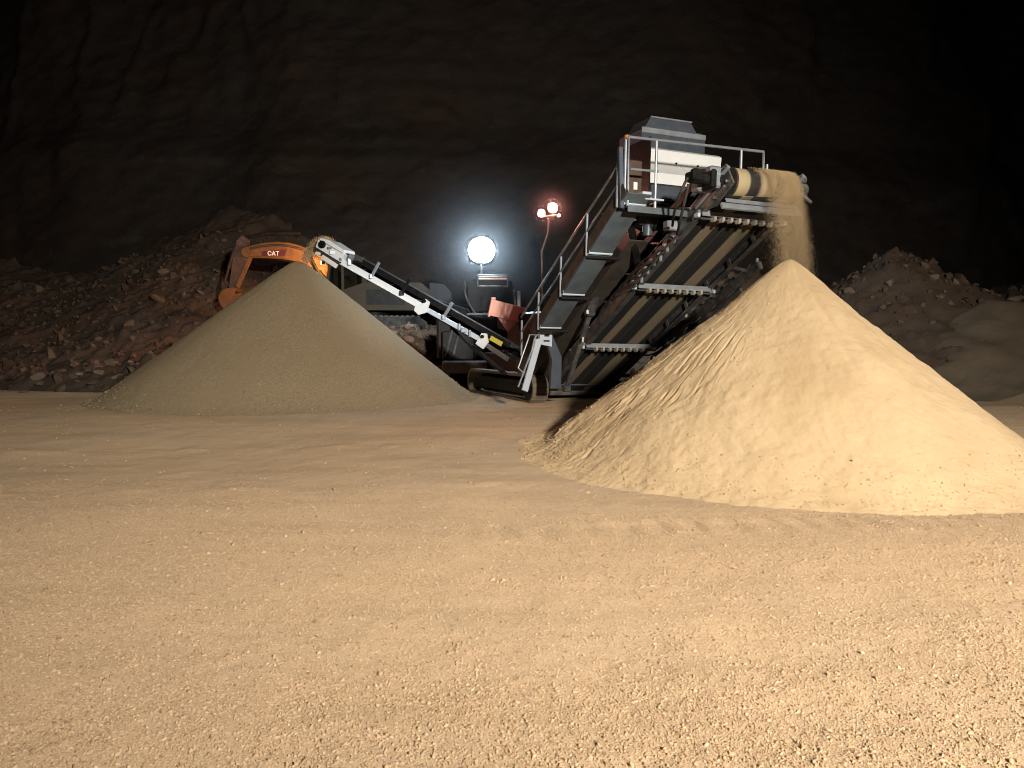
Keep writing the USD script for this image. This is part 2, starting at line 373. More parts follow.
def pile(name, label, material, apex, base, R, seed, gully, fine, nr, nt, lump, rnd=0.14, pw=1.0, crumbs=6000):
    th = np.linspace(0, 2 * PI, nt); t = np.linspace(0, 1, nr)**0.9
    TH, T = np.meshgrid(th, t); Rt = R(TH) * (1 + 0.02 * (fbm(np.stack([np.cos(TH) * 2, np.sin(TH) * 2, TH * 0], -1), 3, seed) - 0.5))
    r = T * Rt * 1.12; X = apex[0] + r * np.cos(TH); Y = apex[1] + r * np.sin(TH)
    H = apex[2] - base
    prof = 1 - (np.sqrt(r * r + rnd * rnd) / Rt)**pw
    g_ = ground_h(X, Y) - 0.012
    Z = base + H * prof
    Z = np.maximum(Z, g_) + 0.09 * np.log1p(np.exp(-np.abs(Z - g_) / 0.09)) - 0.06 * sstep(0.90, 1.0, T)
    sw = 0.045 * (fbm(P3(X, Y, 0.8, seed), 3, seed + 20) - 0.5) * np.clip(T * 3, 0, 1)   # streaks wander
    c = np.stack([np.cos(TH + sw), np.sin(TH + sw)], -1)
    ridge = 1 - np.abs(2 * fbm(np.concatenate([c * 11.0, (T * 1.5)[..., None]], -1), 4, seed + 3) - 1)
    ridge2 = 1 - np.abs(2 * fbm(np.concatenate([c * 24.0, (T * 2.6)[..., None]], -1), 3, seed + 6) - 1)
    mid = fbm(np.concatenate([c * 17.0, (T * 2.6)[..., None]], -1), 3, seed + 5) - 0.5
    patch = sstep(0.35, 0.7, fbm(P3(X, Y, 0.9, seed * 1.7), 3, seed + 30))
    env = np.clip(T * 3, 0, 1) * sstep(1.0, 0.78, T)
    G = gully(TH); side = np.clip((G - 0.04) / 0.09, 0, 1)
    ridge3 = 1 - np.abs(2 * fbm(np.concatenate([c * 40.0, (T * 5.0)[..., None]], -1), 3, seed + 8) - 1)
    pk = sstep(0.45, 0.62, fbm(P3(X, Y, 2.6, seed), 3, seed + 33))
    crack = (np.clip(ridge - 0.93, 0, 1) * -0.75 + np.clip(ridge2 - 0.92, 0, 1) * -0.62 * pk + np.clip(ridge3 - 0.90, 0, 1) * -0.42 * pk) * side     # narrow slump cracks where the crust breaks
    Z = Z + env * (0.22 * G * (ridge - 0.75) * (0.3 + 0.7 * patch) + 0.35 * G * mid * (0.25 + 0.75 * patch) + crack * (0.35 + 0.65 * patch))
    Z = Z + env * lump * (fbm(P3(X, Y, 1.2), 4, seed + 9) - 0.5) + fine * (fbm(P3(X, Y, 11.0, 3.3), 3, seed + 11) - 0.5) * np.clip(T * 6, 0.3, 1)
    Z = np.where(T > 0.985, np.minimum(Z, g_ - 0.03), Z)
    dp = fbm(np.concatenate([c * 4.0, (T * 2.6)[..., None]], -1), 4, seed + 40) * 0.5 + 0.28 * fbm(P3(X, Y, 1.6), 4, seed + 42) + 0.22 * fbm(np.concatenate([c * 13.0, (T * 3.5)[..., None]], -1), 3, seed + 44)
    dp = np.clip(sstep(0.40, 0.66, dp) * (0.25 + 0.75 * patch), 0, 1)
    o = obj(name, grid_mesh(X, Y, Z), material, smooth=True)
    UsdGeom.PrimvarsAPI(o).CreatePrimvar('damp', Sdf.ValueTypeNames.FloatArray, 'vertex').Set(Vt.FloatArray.FromNumpy(dp.ravel().astype(np.float32)))
    wgt = (side * np.clip(T * 2, 0, 1) * 0.9 + sstep(0.72, 0.86, T) * 0.5) * (T < 0.92) * T
    rr = np.random.default_rng(seed + 60); pick = rr.choice(wgt.size, crumbs, p=(wgt / wgt.sum()).ravel())
    cp = np.c_[X.ravel()[pick], Y.ravel()[pick], Z.ravel()[pick]] + rr.normal(0, 0.004, (crumbs, 3))
    CRUMBS.append((cp, np.clip(rr.lognormal(math.log(0.0065), 0.45, crumbs), 0.003, 0.022)))
    return tag(o, label, 'sand pile')


RP = A([3.93, 11.1, 2.93])
pile('sand_pile', 'large tan sand pile in front on the right, brightly lit, below the falling sand', 'sand', RP, 0.0,
     lambda a: np.interp(np.mod(a, 2 * PI), np.radians([0, 30, 60, 90, 135, 180, 225, 270, 300, 330, 360]), [3.05, 3.0, 3.1, 3.4, 3.7, 3.74, 3.85, 3.98, 3.72, 3.25, 3.05]), 4,
     lambda a: 0.032 + 0.085 * np.exp(-((np.mod(a, 2 * PI) - 1.12 * PI) / 0.5)**2), 0.040, 330, 1300, 0.15, 0.18, 0.88, 16000)
LP = A([-5.03, 18.5, 3.60])
pile('sand_pile', 'smooth greyish grit pile on the left, under the white conveyor head', 'grit', LP, 0.24, lambda a: 4.24 - 0.12 * np.cos(a) - 0.2 * np.sin(a), 14, lambda a: 0.022 + 0 * a, 0.022, 200, 640, 0.05, 0.2)


for (cp, cs), nm in zip(CRUMBS, ('tan crumbs of crust lying on the flank and toe of the right sand pile', 'grey grit stones rolled to the toe of the left pile')):
    scatter('crumbs', nm, cp, cs * (1.0 if 'tan' in nm else 1.8), 'crumb' if 'tan' in nm else 'grit_stone', [pebble(k) for k in range(6)], 8)

# ------------------------------------------------------------------ quarry face, scree, mounds
def berm_top(x):
    return np.interp(x, [-17, -14, -12.2, -9.7, -8.4, -7.5], [0.35, 0.55, 0.78, 1.28, 1.45, 0.9])


def cone(x, y, cx, cy, top, s, flat=0.0):
    return top - s * np.maximum(np.hypot(x - cx, y - cy) - flat, 0)


def scree_h(x, y, rough=True):
    x, y = np.asarray(x, float), np.asarray(y, float)
    w = 2.2 * (fbm(P3(x, y, 0.22), 3, 60) - 0.5); x2, y2 = x + w, y + 1.5 * (fbm(P3(x, y, 0.25), 3, 66) - 0.5)
    z = -0.6 + 0 * x
    z = np.maximum(z, berm_top(x) - 0.72 * np.abs(y2 - 21.4) - 3 * sstep(-8.0, -7.0, x))
    z = np.maximum(z, cone(x2, y2, -12.5, 38, 8.6, 0.62))
    z = np.maximum(z, cone(x2, y2, -24, 36, 5.0, 0.5))
    z = np.maximum(z, (y2 - 22.3 + 0.12 * (x + 9)) * 0.42 * sstep(-5.5, -8.5, x) - 0.2)
    z = np.maximum(z, np.minimum(cone(x2, y2, -5.0, 28.5, 5.2, 0.74), 1.95))
    z = np.maximum(z, (y2 - 29.5) * 0.55)
    z = np.maximum(z, cone(x2, y2, 11.6, 23.0, 4.25, 0.63, 0.25))
    z = np.maximum(z, cone(x2, y2, 8.0, 25.5, 4.0, 0.6))
    z = np.maximum(z, cone(x2, y2, 17.5, 26.5, 3.6, 0.55))
    if rough:
        z = z + 0.50 * (fbm(P3(x, y, 0.9), 4, 71) - 0.5) + 0.26 * (np.abs(2 * fbm(P3(x, y, 2.6), 3, 77) - 1) - 0.3)
    return z


xs, ys = np.arange(-46, 46, 0.13), np.arange(18.0, 39, 0.13)
X, Y = np.meshgrid(xs, ys)
tag(obj('scree_slope', grid_mesh(X, Y, scree_h(X, Y)), 'scree', smooth=50), 'dark reddish brown rubble slope along the foot of the quarry wall', kind='structure')

# smooth brown earth in front of the right-hand rubble
xs, ys = np.arange(5, 24, 0.1), np.arange(15.6, 24, 0.1)
X, Y = np.meshgrid(xs, ys)
wob = 0.8 * (fbm(P3(X, Y, 0.5), 3, 81) - 0.5)
Z = np.maximum(cone(X + wob, Y, 12.6, 20.2, 2.35, 0.52, 0.6), cone(X + wob, Y + wob, 17.5, 20.5, 2.5, 0.5, 0.5))
Z = np.where(Z > 0.5, Z, 0.5 * np.exp((Z - 0.5) / 0.5)) - 0.03 + 0.28 * (fbm(P3(X, Y, 1.3), 5, 83) - 0.5) + ground_h(X, Y) * 0.8
edge = np.minimum.reduce([X - 5, 24 - X, Y - 15.6, 24 - Y]); Z = np.where(edge < 0.25, -0.3, Z)
tag(obj('earth_mound', grid_mesh(X, Y, Z), 'earth', smooth=True), 'low smooth mound of brown earth at the right edge behind the big sand pile', 'earth mound')

# the wall: steep, layered, with recesses, two narrow benches
u = np.arange(-75, 75.01, 0.22); tz = np.r_[np.arange(-1, 24, 0.17), np.linspace(24, 46, 50)]
U, T = np.meshgrid(u, tz)
base = 33.5 + 2.5 * (fbm(P3(U, U * 0, 0.07), 3, 90) - 0.5) * 2 + 0.0035 * U**2 - 1.0 * np.exp(-((U - 6) / 9)**2)
lean = 0.26 * T + 1.2 * sstep(9.5, 12.0, T + 0.04 * U) + 1.8 * sstep(20.5, 23, T - 0.03 * U)
Q = np.stack([U, base, T], -1)
big = fbm(Q * [0.16, 0.16, 0.11], 4, 92) - 0.5
rdg = np.abs(2 * fbm(Q * [0.42, 0.4, 0.26], 4, 95) - 1)
rdg2 = 1 - np.abs(2 * fbm(Q * [0.30, 0.3, 0.10], 3, 103) - 1)
lay = fbm(np.stack([U * 0.10, U * 0, T * 1.5 + U * 0.09], -1), 4, 97) - 0.5
fin = fbm(Q * [1.5, 1.5, 1.9], 3, 99) - 0.5
YY = base + lean + 2.4 * big - 0.25 * rdg + 0.2 * lay + 0.38 * fin - 0.9 * np.clip(rdg2 - 0.84, 0, 1) * 2.2 * sstep(0.45, 0.6, fbm(Q * 0.12, 3, 104))
XX = U + 0.2 * (fbm(Q * 0.5, 3, 101) - 0.5)
M['face'] = usdkit.material(stage, '/World/Looks/quarry_rock', {
    'g': ('geometry', {}), 'mp': ('mapping', {'scale': (0.30, 0.30, 0.62), 'rotation': (0.0, 0.08, 0.0)}),
    'n1': ('noise_texture', {'scale': 1.1, 'detail': 7.0, 'roughness': 0.65}), 'n2': ('noise_texture', {'scale': 0.22, 'detail': 5.0, 'roughness': 0.6}),
    'r1': ('rgb_ramp', {'ramp': [(0.30, (0.046, 0.037, 0.030)), (0.45, (0.074, 0.057, 0.045)), (0.55, (0.060, 0.047, 0.038)), (0.70, (0.096, 0.077, 0.060))]}),
    'r2': ('rgb_ramp', {'ramp': [(0.35, (0.86, 0.75, 0.66)), (0.62, (0.78, 0.80, 0.80))]}), 'mx': ('mix', {'mix_type': 'multiply', 'fac': 1.0}),
    'nb': ('noise_texture', {'scale': 3.6, 'detail': 9.0, 'roughness': 0.78}), 'b': ('bump', {'strength': 0.9, 'distance': 0.22}), 'p': ('principled_bsdf', {'roughness': 0.95, 'specular_ior_level': 0.2})},
    [('g.position', 'mp.vector'), ('mp.vector', 'n1.vector'), ('g.position', 'n2.vector'), ('n1.fac', 'r1.fac'), ('n2.fac', 'r2.fac'), ('r1.color', 'mx.color1'), ('r2.color', 'mx.color2'),
     ('mx.color', 'p.base_color'), ('g.position', 'nb.vector'), ('nb.fac', 'b.height'), ('b.normal', 'p.normal')], surface='p.BSDF')
tag(obj('quarry_face', grid_mesh(XX, YY, T), 'face', smooth=55), 'tall dark layered rock wall of the quarry behind the machines', kind='structure')


# angular blocks: uncountable rubble, then the blocks one can count
def block(seed, sub=2):
    m = trimesh.creation.icosphere(sub, 1.0); r = np.random.default_rng(900 + seed); v = m.vertices
    for _ in range(9):
        d = unit(r.normal(size=3)); k = r.uniform(0.3, 0.7); q = v @ d; v = v - np.clip(q - k, 0, None)[:, None] * d
    return trimesh.Trimesh(v * r.uniform([0.9, 0.7, 0.5], [1.4, 1.1, 0.9]), m.faces, process=False)


n = 22000
rx, ry = rng.uniform(-32, 24, n), rng.uniform(19.5, 34, n)
rz = scree_h(rx, ry); ok = (rz > ground_h(rx, ry) + 0.02) & ((np.hypot(rx + 5.2, ry - 28) > 2.6)) & (rng.random(n) < 0.25 + 0.9 * fbm(P3(rx, ry, 0.5), 2, 110))
rs = np.clip(rng.lognormal(math.log(0.062), 0.6, n), 0.025, 0.30)
scatter('rubble', 'broken dark rock rubble strewn over the slopes at the wall foot', np.c_[rx, ry, rz + rs * 0.15][ok], rs[ok], 'rubble_stones', [block(k, 1) for k in range(8)], 6)

r2 = np.random.default_rng(33)
heights = ['palest', 'reddish', 'squarish', 'pointed', 'flat-topped', 'low', 'tilted']


def boulder(x, y, s, label, group, sink=0.25, m='rock', z=None):
    b = block(int(r2.integers(0, 500)), 2); th = r2.uniform(0, 2 * PI); c, sn = math.cos(th), math.sin(th)
    b.vertices = b.vertices @ A([[c, sn, 0], [-sn, c, 0], [0, 0, 1]]) * s
    o = obj('boulder', b, m, smooth=False); UsdGeom.Xformable(o).AddTranslateOp().Set(Gf.Vec3d(float(x), float(y), float((max(scree_h(x, y), ground_h(x, y)) if z is None else z) + s * (0.6 - sink))))
    tag(o, label, 'boulder', group)


ORD = ('first second third fourth fifth sixth seventh eighth ninth tenth eleventh twelfth thirteenth fourteenth fifteenth sixteenth seventeenth eighteenth nineteenth twentieth '
       'twenty-first twenty-second twenty-third twenty-fourth twenty-fifth twenty-sixth').split()
GL = 'red lit boulders along the rubble bank on the left'
for k in range(26):
    t = k / 25; x = -12.9 + 4.3 * t + r2.normal(0, 0.05); y = 21.35 + r2.normal(0, 0.14) - 0.35 * (k % 3 == 1)
    boulder(x, y, r2.uniform(0.09, 0.20), f'broken reddish boulder, {ORD[k]} from the left in the lit row beside the grey pile', GL)
for x, y, s, lb in ((-13.3, 19.9, 0.22, 'pale boulder lying at the left picture edge where yard meets rubble'), (-12.6, 20.1, 0.10, 'small pale stone beside the boulder at the left picture edge')):
    boulder(x, y, s, lb, None)
GR = 'boulders on the right-hand rubble mound'
for k, (x, y, s) in enumerate(sorted(((9.6, 22.3, 0.28), (9.9, 22.6, 0.22), (10.4, 21.6, 0.3), (11.0, 22.0, 0.24), (11.5, 21.4, 0.3), (12.2, 21.6, 0.26), (13.0, 21.5, 0.34), (13.6, 21.2, 0.42), (13.9, 21.0, 0.3), (9.0, 23.6, 0.3), (8.4, 24.0, 0.26), (12.6, 22.4, 0.3)), key=lambda q: q[0] / q[1])):
    boulder(x, y, 0.55 * s, f'grey brown boulder, {ORD[k]} from the left on the rubble mound behind the big sand pile', GR)
GB = 'boulders on the heap below the excavator'
hb_ = sorted([(r2.uniform(-4.2, -1.0), r2.uniform(23.2, 26.0)) for k in range(12)], key=lambda q: q[0] / q[1])
for k, (x, y) in enumerate(hb_): boulder(x, y, r2.uniform(0.12, 0.26), f'dark boulder, {ORD[k]} from the left on the heap right of the grey pile', GB)

# ------------------------------------------------------------------ screening machine
RM = A([[0.92868, -0.37041, 0.01858], [0.37034, 0.92887, 0.00741], [-0.02001, 0.0, 0.9998]]); ORG = A([3.532, 12.4754, 0.0])
MM = Gf.Matrix4d(*[float(v) for row in np.vstack([np.c_[RM.T, np.zeros(3)], [[*ORG, 1]]]) for v in row])
INC = math.radians(28.613)
TV, NV = A([0, math.cos(INC), -math.sin(INC)]), A([0, math.sin(INC), math.cos(INC)])


def S(x, s, n=0.0):
    return A([x, 0, 3.52]) + s * TV + n * NV


def w2l(w):
    return RM.T @ (A(w, float) - ORG)


sm = thing('screening_machine', 'tracked grey screening machine with raised belt pouring sand onto the right pile', 'screening machine', mtx=MM)
# main conveyor
for sx in (-1, 1):
    obj('side_rail', cat(beam(S(sx * 0.76, -0.72, 0.10), S(sx * 0.76, 6.7, 0.10), 0.03, 0.24, NV), beam(S(sx * 0.735, -0.72, -0.02), S(sx * 0.735, 6.7, -0.02), 0.11, 0.022, NV),
                         beam(S(sx * 0.735, -0.72, 0.225), S(sx * 0.735, 6.7, 0.225), 0.11, 0.022, NV),
                         [beam(S(sx * 0.70, s, -0.005), S(sx * 0.70, s, 0.21), 0.012, 0.09, TV) for s in np.arange(0.55, 6.5, 0.72)]), 'frame', sm)
    obj('upper_rail', beam(S(sx * 0.80, -0.2, 0.46), S(sx * 0.80, 6.7, 0.46), 0.05, 0.14, NV), 'black', sm)
    for s in np.arange(0.1, 6.0, 0.95): obj('rail_strut', beam(S(sx * 0.785, s, 0.2), S(sx * 0.785, s + 0.3, 0.42), 0.04, 0.04), 'frame', sm)
RD = 0.215
ax = S(-0.03, -0.66, 0.12)
low0, low1 = S(0, 0.25, 0.065), S(0, 6.6, 0.065)
obj('conveyor_belt', cat(beam(low0, low1, 1.20, 0.018, NV), beam(S(0, 0.27, 0.065), ax + [-0.06, 0, 0] - NV * RD * 0.99, 1.16, 0.018, NV), beam(S(0, -0.6, 0.45), S(0, 6.6, 0.52), 1.24, 0.018, NV)), 'belt', sm)
dr = cyl(ax - [0.57, 0, 0], ax + [0.50, 0, 0], RD, 40)
ring = [cyl(ax + [-0.59 if sx < 0 else 0.50, 0, 0], ax + [-0.56 if sx < 0 else 0.53, 0, 0], RD * 1.03, 40) for sx in (-1, 1)]
obj('head_drum', dr, 'drum', sm, smooth=40)
for rr in ring: obj('drum_rim', rr, 'rubber', sm)
for k, s in enumerate((0.0, 2.08, 4.30)):
    b = obj('idler_bar', cat(beam(S(-0.77, s - 0.03, -0.005), S(0.75, s - 0.03, -0.005), 0.16, 0.014, (0, 0, 1)), beam(S(-0.77, s - 0.11, -0.04), S(0.75, s - 0.11, -0.04), 0.014, 0.09, (0, 0, 1)),
                             beam(S(-0.80, s - 0.10, -0.0), S(-0.80, s + 0.1, 0.0), 0.05, 0.06, NV), beam(S(0.80, s - 0.10, -0.0), S(0.80, s + 0.1, 0.0), 0.05, 0.06, NV)), 'galv', sm)
    obj('idler_shaft', cyl(S(-0.76, s - 0.02, -0.075), S(0.76, s - 0.02, -0.075), 0.018, 10), 'chrome', b)
    for x in np.linspace(-0.54, 0.54, 8):
        obj('roller_disc', cyl(S(x - 0.022, s - 0.05, -0.08), S(x + 0.022, s - 0.05, -0.08), 0.058, 16), 'roller', b)
    for sx in (-1, 1): obj('end_bracket', box(S(sx * 0.83, s - 0.05, -0.05), (0.05, 0.12, 0.07)), 'pale', b)
obj('scraper_bar', cat(beam(S(-0.74, -0.50, -0.20), S(0.74, -0.50, -0.20), 0.05, 0.10, NV), beam(S(-0.68, -0.56, -0.14), S(0.68, -0.56, -0.14), 0.012, 0.07, NV)), 'galv', sm)
# head ends: bearing plates, tensioners, drive motor
for sx in (-1, 1):
    c = ax + [-0.70 if sx < 0 else 0.57, 0, 0]
    hp = obj('bearing_plate', cat(prism([(-0.22, -0.2), (0.28, -0.24), (0.62, -0.1), (0.62, 0.16), (0.2, 0.2), (-0.2, 0.16)], 0.03, c, TV, NV)), 'frame', sm)
    obj('bearing', cat(cyl(c - [0.03, 0, 0], c + [sx * 0.10, 0, 0], 0.10, 18), box(c + [sx * 0.05, 0, 0], (0.08, 0.24, 0.16), 0.02)), 'black', hp)
    obj('bolt', cat(*[cyl(c + [0, 0, 0] + dy * TV + dn * NV, c + [sx * 0.06, 0, 0] + dy * TV + dn * NV, 0.022, 6) for dy, dn in ((-0.15, -0.12), (-0.15, 0.12), (0.2, -0.15), (0.2, 0.13), (0.45, 0.0))]), 'chrome', hp)
    obj('tensioner', cat(cyl(c + 0.15 * TV + [sx * 0.05, 0, 0], c + 0.65 * TV + [sx * 0.05, 0, 0], 0.022, 8), cyl(c - 0.28 * TV + 0.03 * NV + [sx * 0.06, 0, 0], c + 0.1 * TV + 0.03 * NV + [sx * 0.06, 0, 0], 0.03, 8)), 'galv', hp)
dm = obj('drive_motor', cat(cyl(ax - [1.26, 0, 0] , ax - [0.86, 0, 0], 0.08, 18), box(ax - [0.92, 0, 0], (0.09, 0.28, 0.28), 0.03), box(ax - [1.2, 0, -0.02], (0.16, 0.24, 0.14), 0.02), box(ax - [1.12, 0, -0.10], (0.22, 0.12, 0.08), 0.02)), 'black', sm)
obj('gearbox', cat(box(ax - [0.86, -0.06, -0.04], (0.20, 0.30, 0.32), 0.03), box(ax - [0.90, -0.25, 0.06], (0.22, 0.22, 0.16), 0.03)), 'galv', dm)
obj('hose', cat(tube(bez(ax + [-1.3, 0, 0.0], ax + [-1.45, 0.1, -0.35], ax + [-1.2, 0.5, -0.5], ax + [-0.95, 0.9, -0.55]), 0.022), tube(bez(ax + [-1.25, 0.05, -0.08], ax + [-1.3, 0.1, -0.45], ax + [-1.1, 0.5, -0.62], ax + [-0.92, 0.8, -0.7]), 0.022)), 'rubber', dm)
# knobs on the right end
rc = ax + [0.62, 0, 0]
obj('hydraulic_motor', cat(box(rc + [0.02, 0.0, 0.02], (0.09, 0.30, 0.34), 0.03), cyl(rc, rc + [0.22, 0, 0], 0.11, 16), box(rc + [0.12, -0.08, 0.14], (0.10, 0.12, 0.10), 0.02), cyl(rc + [0.10, -0.05, -0.05], rc + [0.20, -0.2, -0.22], 0.025, 10), cyl(rc + [0.06, 0.05, 0.10], rc + [0.16, -0.05, 0.24], 0.025, 10)), 'frame', sm)
# sand still riding on the belt and over the drum
xs_ = np.linspace(-0.50, 0.47, 40); ang = np.linspace(-0.35, PI * 0.62, 34)
XX_, AA_ = np.meshgrid(xs_, ang); q = XX_
thick = (0.03 + 0.035 * fbm(P3(XX_ * 5, AA_ * 0.6, 1.0), 3, 121)) * np.clip(1.35 - ((XX_ - 0.07) / 0.5)**2, 0.05, 1) * np.clip(1.9 - AA_, 0.0, 1) * (0.25 + 0.9 * 1.25 * np.exp(-((XX_ - 0.06) / 0.13)**2)) - 0.026
r_ = RD + thick
a0 = PI / 2 - INC  # up normal direction
PT = ax[None, None] + XX_[..., None] * A([1.0, 0, 0]) + r_[..., None] * (np.cos(AA_ + 0.0)[..., None] * NV - np.sin(AA_)[..., None] * TV)
v = PT.reshape(-1, 3); gm = grid_mesh(PT[..., 0], PT[..., 1], PT[..., 2])
# hydraulics along the left rail
vb = obj('valve_block', cat(box((-0.86, 0.62, 3.43), (0.20, 0.16, 0.16), 0.02)), 'galv', sm)
for k in range(7):
    p = S(-0.84, 0.6 + 0.22 * k, 0.02)
    obj('hydraulic_fitting', cat(cyl(p, p + A([-0.03, -0.05, -0.10 - 0.03 * (k % 3)]), 0.028, 8), box(p + A([-0.05, 0, -0.02]), (0.07, 0.07, 0.06), 0.01)), 'galv', sm)
obj('hose', cat(*[tube(bez(S(-0.85, 0.5 + 0.3 * k, -0.03), S(-1.05, 0.7 + 0.35 * k, -0.30), S(-1.1, 1.3 + 0.3 * k, 0.15), S(-0.9, 1.9 + 0.35 * k, 0.1)), 0.018, 6) for k in range(5)]), 'rubber', sm)
# walkway on the left: inclined pans, each ending in a bent lip
WP = [(0.37, 3.65), (1.40, 3.00), (2.38, 2.37), (3.34, 1.79)]
step_dir = unit([0, 1.0, -0.62])
for k, (y, z) in enumerate(WP):
    hi = A([-1.72, y - 0.95, z + 0.66 - 0.03]) if k else A([-1.72, y - 0.22, z + 0.14])
    lo = A([-1.72, y, z + 0.0])
    pn = obj('walkway_pan', cat(beam(hi, lo, 0.43, 0.012, (0, 0.5, 1)), beam(hi + [-0.21, 0, 0.03], lo + [-0.21, 0, 0.03], 0.012, 0.07, (0, 0.5, 1))), 'plate', sm)
    obj('lip', cat(box((-1.72, y + 0.03, z - 0.0), (0.44, 0.10, 0.016), 0.004), box((-1.72, y - 0.035, z + 0.05), (0.44, 0.012, 0.10), 0.003)), 'pale', pn)
    obj('support_bracket', box((-1.62, y + 0.10, z - 0.05), (0.62, 0.10, 0.05), 0.01), 'black', pn)
obj('toe_board', beam((-1.96, 0.2, 3.86), (-1.96, 3.7, 1.69), 0.012, 0.20, (0, 0.5, 1)), 'brown', sm)
obj('screen_side_wall', cat(prism([(1.6, 0.35), (6.3, 0.35), (6.3, 0.95), (1.9, 0.95)], 0.05, (-1.38, 0, 3.52), TV, NV)), 'brown', sm)
hr = obj('handrail', cat(tube([(-1.97, 0.35, 4.28), (-1.97, 1.4, 3.66), (-1.97, 2.4, 3.08), (-1.97, 4.2, 2.02)], 0.021), tube([(-1.97, 0.35, 3.98), (-1.97, 1.4, 3.36), (-1.97, 2.4, 2.76), (-1.97, 4.2, 1.70)], 0.017)), 'frame', sm)
for y, z in WP[1:] + [(4.15, 1.28)]: obj('handrail_post', beam((-1.965, y + 0.02, z - 0.04), (-1.975, y + 0.0, z + 0.68), 0.035, 0.035), 'galv', sm)
obj('handrail_post', beam((-1.965, 0.42, 3.60), (-1.975, 0.40, 4.30), 0.04, 0.04), 'galv', sm)
obj('inner_rail', cat(tube([(-1.45, 0.9, 4.25), (-1.45, 4.4, 2.05)], 0.018), *[tube([(-1.45, y, z), (-1.45, y, z + 0.65)], 0.016) for y, z in ((1.3, 3.35), (2.5, 2.6), (3.7, 1.85))]), 'frame', sm)
# top platform with guard rail
obj('top_platform', cat(box((-0.6, 0.72, 3.62), (2.5, 0.85, 0.03), 0.006), box((-0.6, 0.29, 3.58), (2.5, 0.02, 0.10), 0.004)), 'plate', sm)
gr = obj('guard_rail', cat(tube([(-1.85, 0.3, 3.62), (-1.86, 0.3, 4.66), (0.68, 0.3, 4.71), (0.70, 0.3, 3.95)], 0.024), tube([(-1.82, 0.3, 4.18), (-1.32, 0.3, 4.19)], 0.02), tube([(-1.86, 0.3, 4.64), (-1.87, 0.36, 4.66), (-1.87, 0.36, 3.7)], 0.022)), 'galv', sm)
for x in (-1.36, 0.24): obj('guard_post', tube([(x, 0.3, 3.62), (x, 0.3, 4.68 + 0.02 * x)], 0.022), 'galv', sm)
obj('guard_post', tube([(0.80, 0.32, 3.9), (0.78, 0.32, 4.52)], 0.02), 'galv', sm)
obj('gate_post', cat(beam((-1.93, 0.34, 3.58), (-1.98, 0.34, 4.50), 0.07, 0.07)), 'blue', sm)
cb = obj('control_box', box((-1.52, 0.75, 4.12), (0.30, 0.14, 0.62), 0.02), 'brown', sm)
obj('switch_plate', cat(box((-1.50, 0.672, 4.02), (0.07, 0.012, 0.12), 0.004)), 'lettering', cb)
obj('step_bracket', cat(box((-1.42, 0.32, 3.74), (0.34, 0.22, 0.03), 0.006), box((-1.55, 0.28, 3.80), (0.16, 0.12, 0.10), 0.01)), 'pale', sm)
# white hood, slate panel under it, engine hood behind
prof = [(1.30, 4.25), (1.29, 4.43), (1.58, 4.66), (1.60, 4.71), (1.585, 4.90), (1.66, 4.945), (2.15, 4.95), (2.15, 4.25)]
for sgn, (xa, xb) in enumerate(((-0.86, -0.07), (-0.06, 0.76))):
    obj('hood_panel', prism(prof[:3] + [(2.0, 4.66), (2.0, 4.25)], xb - xa, ((xa + xb) / 2, 0, 0), (0, 1, 0), (0, 0, 1)), 'white', sm, smooth=20)
obj('hood_top', prism([(1.59, 4.665)] + prof[3:7] + [(2.15, 4.665)], 1.66, (-0.03, 0, 0), (0, 1, 0), (0, 0, 1)), 'white', sm, smooth=20)
for x in (-0.55, -0.15, 0.3, 0.62): obj('hood_fixing', cyl((x, 1.575, 4.70), (x, 1.61, 4.70), 0.018, 8), 'black', sm)
obj('lower_panel', cat(box((-0.02, 1.40, 4.08), (1.50, 0.03, 0.33), 0.01), box((-0.02, 1.37, 3.98), (1.52, 0.03, 0.02), 0.004), box((-0.02, 1.34, 3.90), (1.54, 0.14, 0.03), 0.008)), 'blue', sm)
obj('side_screen', box((-0.90, 1.72, 4.50), (0.03, 0.98, 1.0), 0.006), 'black', sm)  # black plate added to cover the pink lamplight on the hood side
eh = obj('engine_hood', cat(prism([(-0.56, 4.55), (0.80, 4.55), (0.80, 5.32), (0.70, 5.44), (-0.50, 5.44), (-0.56, 5.38)], 0.8, (0, 2.5, 0), (1, 0, 0), (0, 0, 1))), 'blue', sm, smooth=20)
obj('hood_lid', prism([(-0.46, 5.44), (0.66, 5.44), (0.52, 5.62), (-0.34, 5.64)], 0.6, (0, 2.46, 0), (1, 0, 0), (0, 0, 1)), 'blue', eh, smooth=20)
obj('hood_edge', cat(box((0.12, 2.09, 5.37), (1.37, 0.03, 0.10), 0.008), box((0.09, 2.15, 5.635), (0.88, 0.04, 0.03), 0.006)), 'galv', eh)
bc = obj('beacon', cyl((-0.80, 2.2, 5.16), (-0.80, 2.2, 5.26), 0.045, 14), 'amber', sm)
obj('beacon_stem', cyl((-0.80, 2.2, 4.6), (-0.80, 2.2, 5.16), 0.02, 8), 'black', bc)
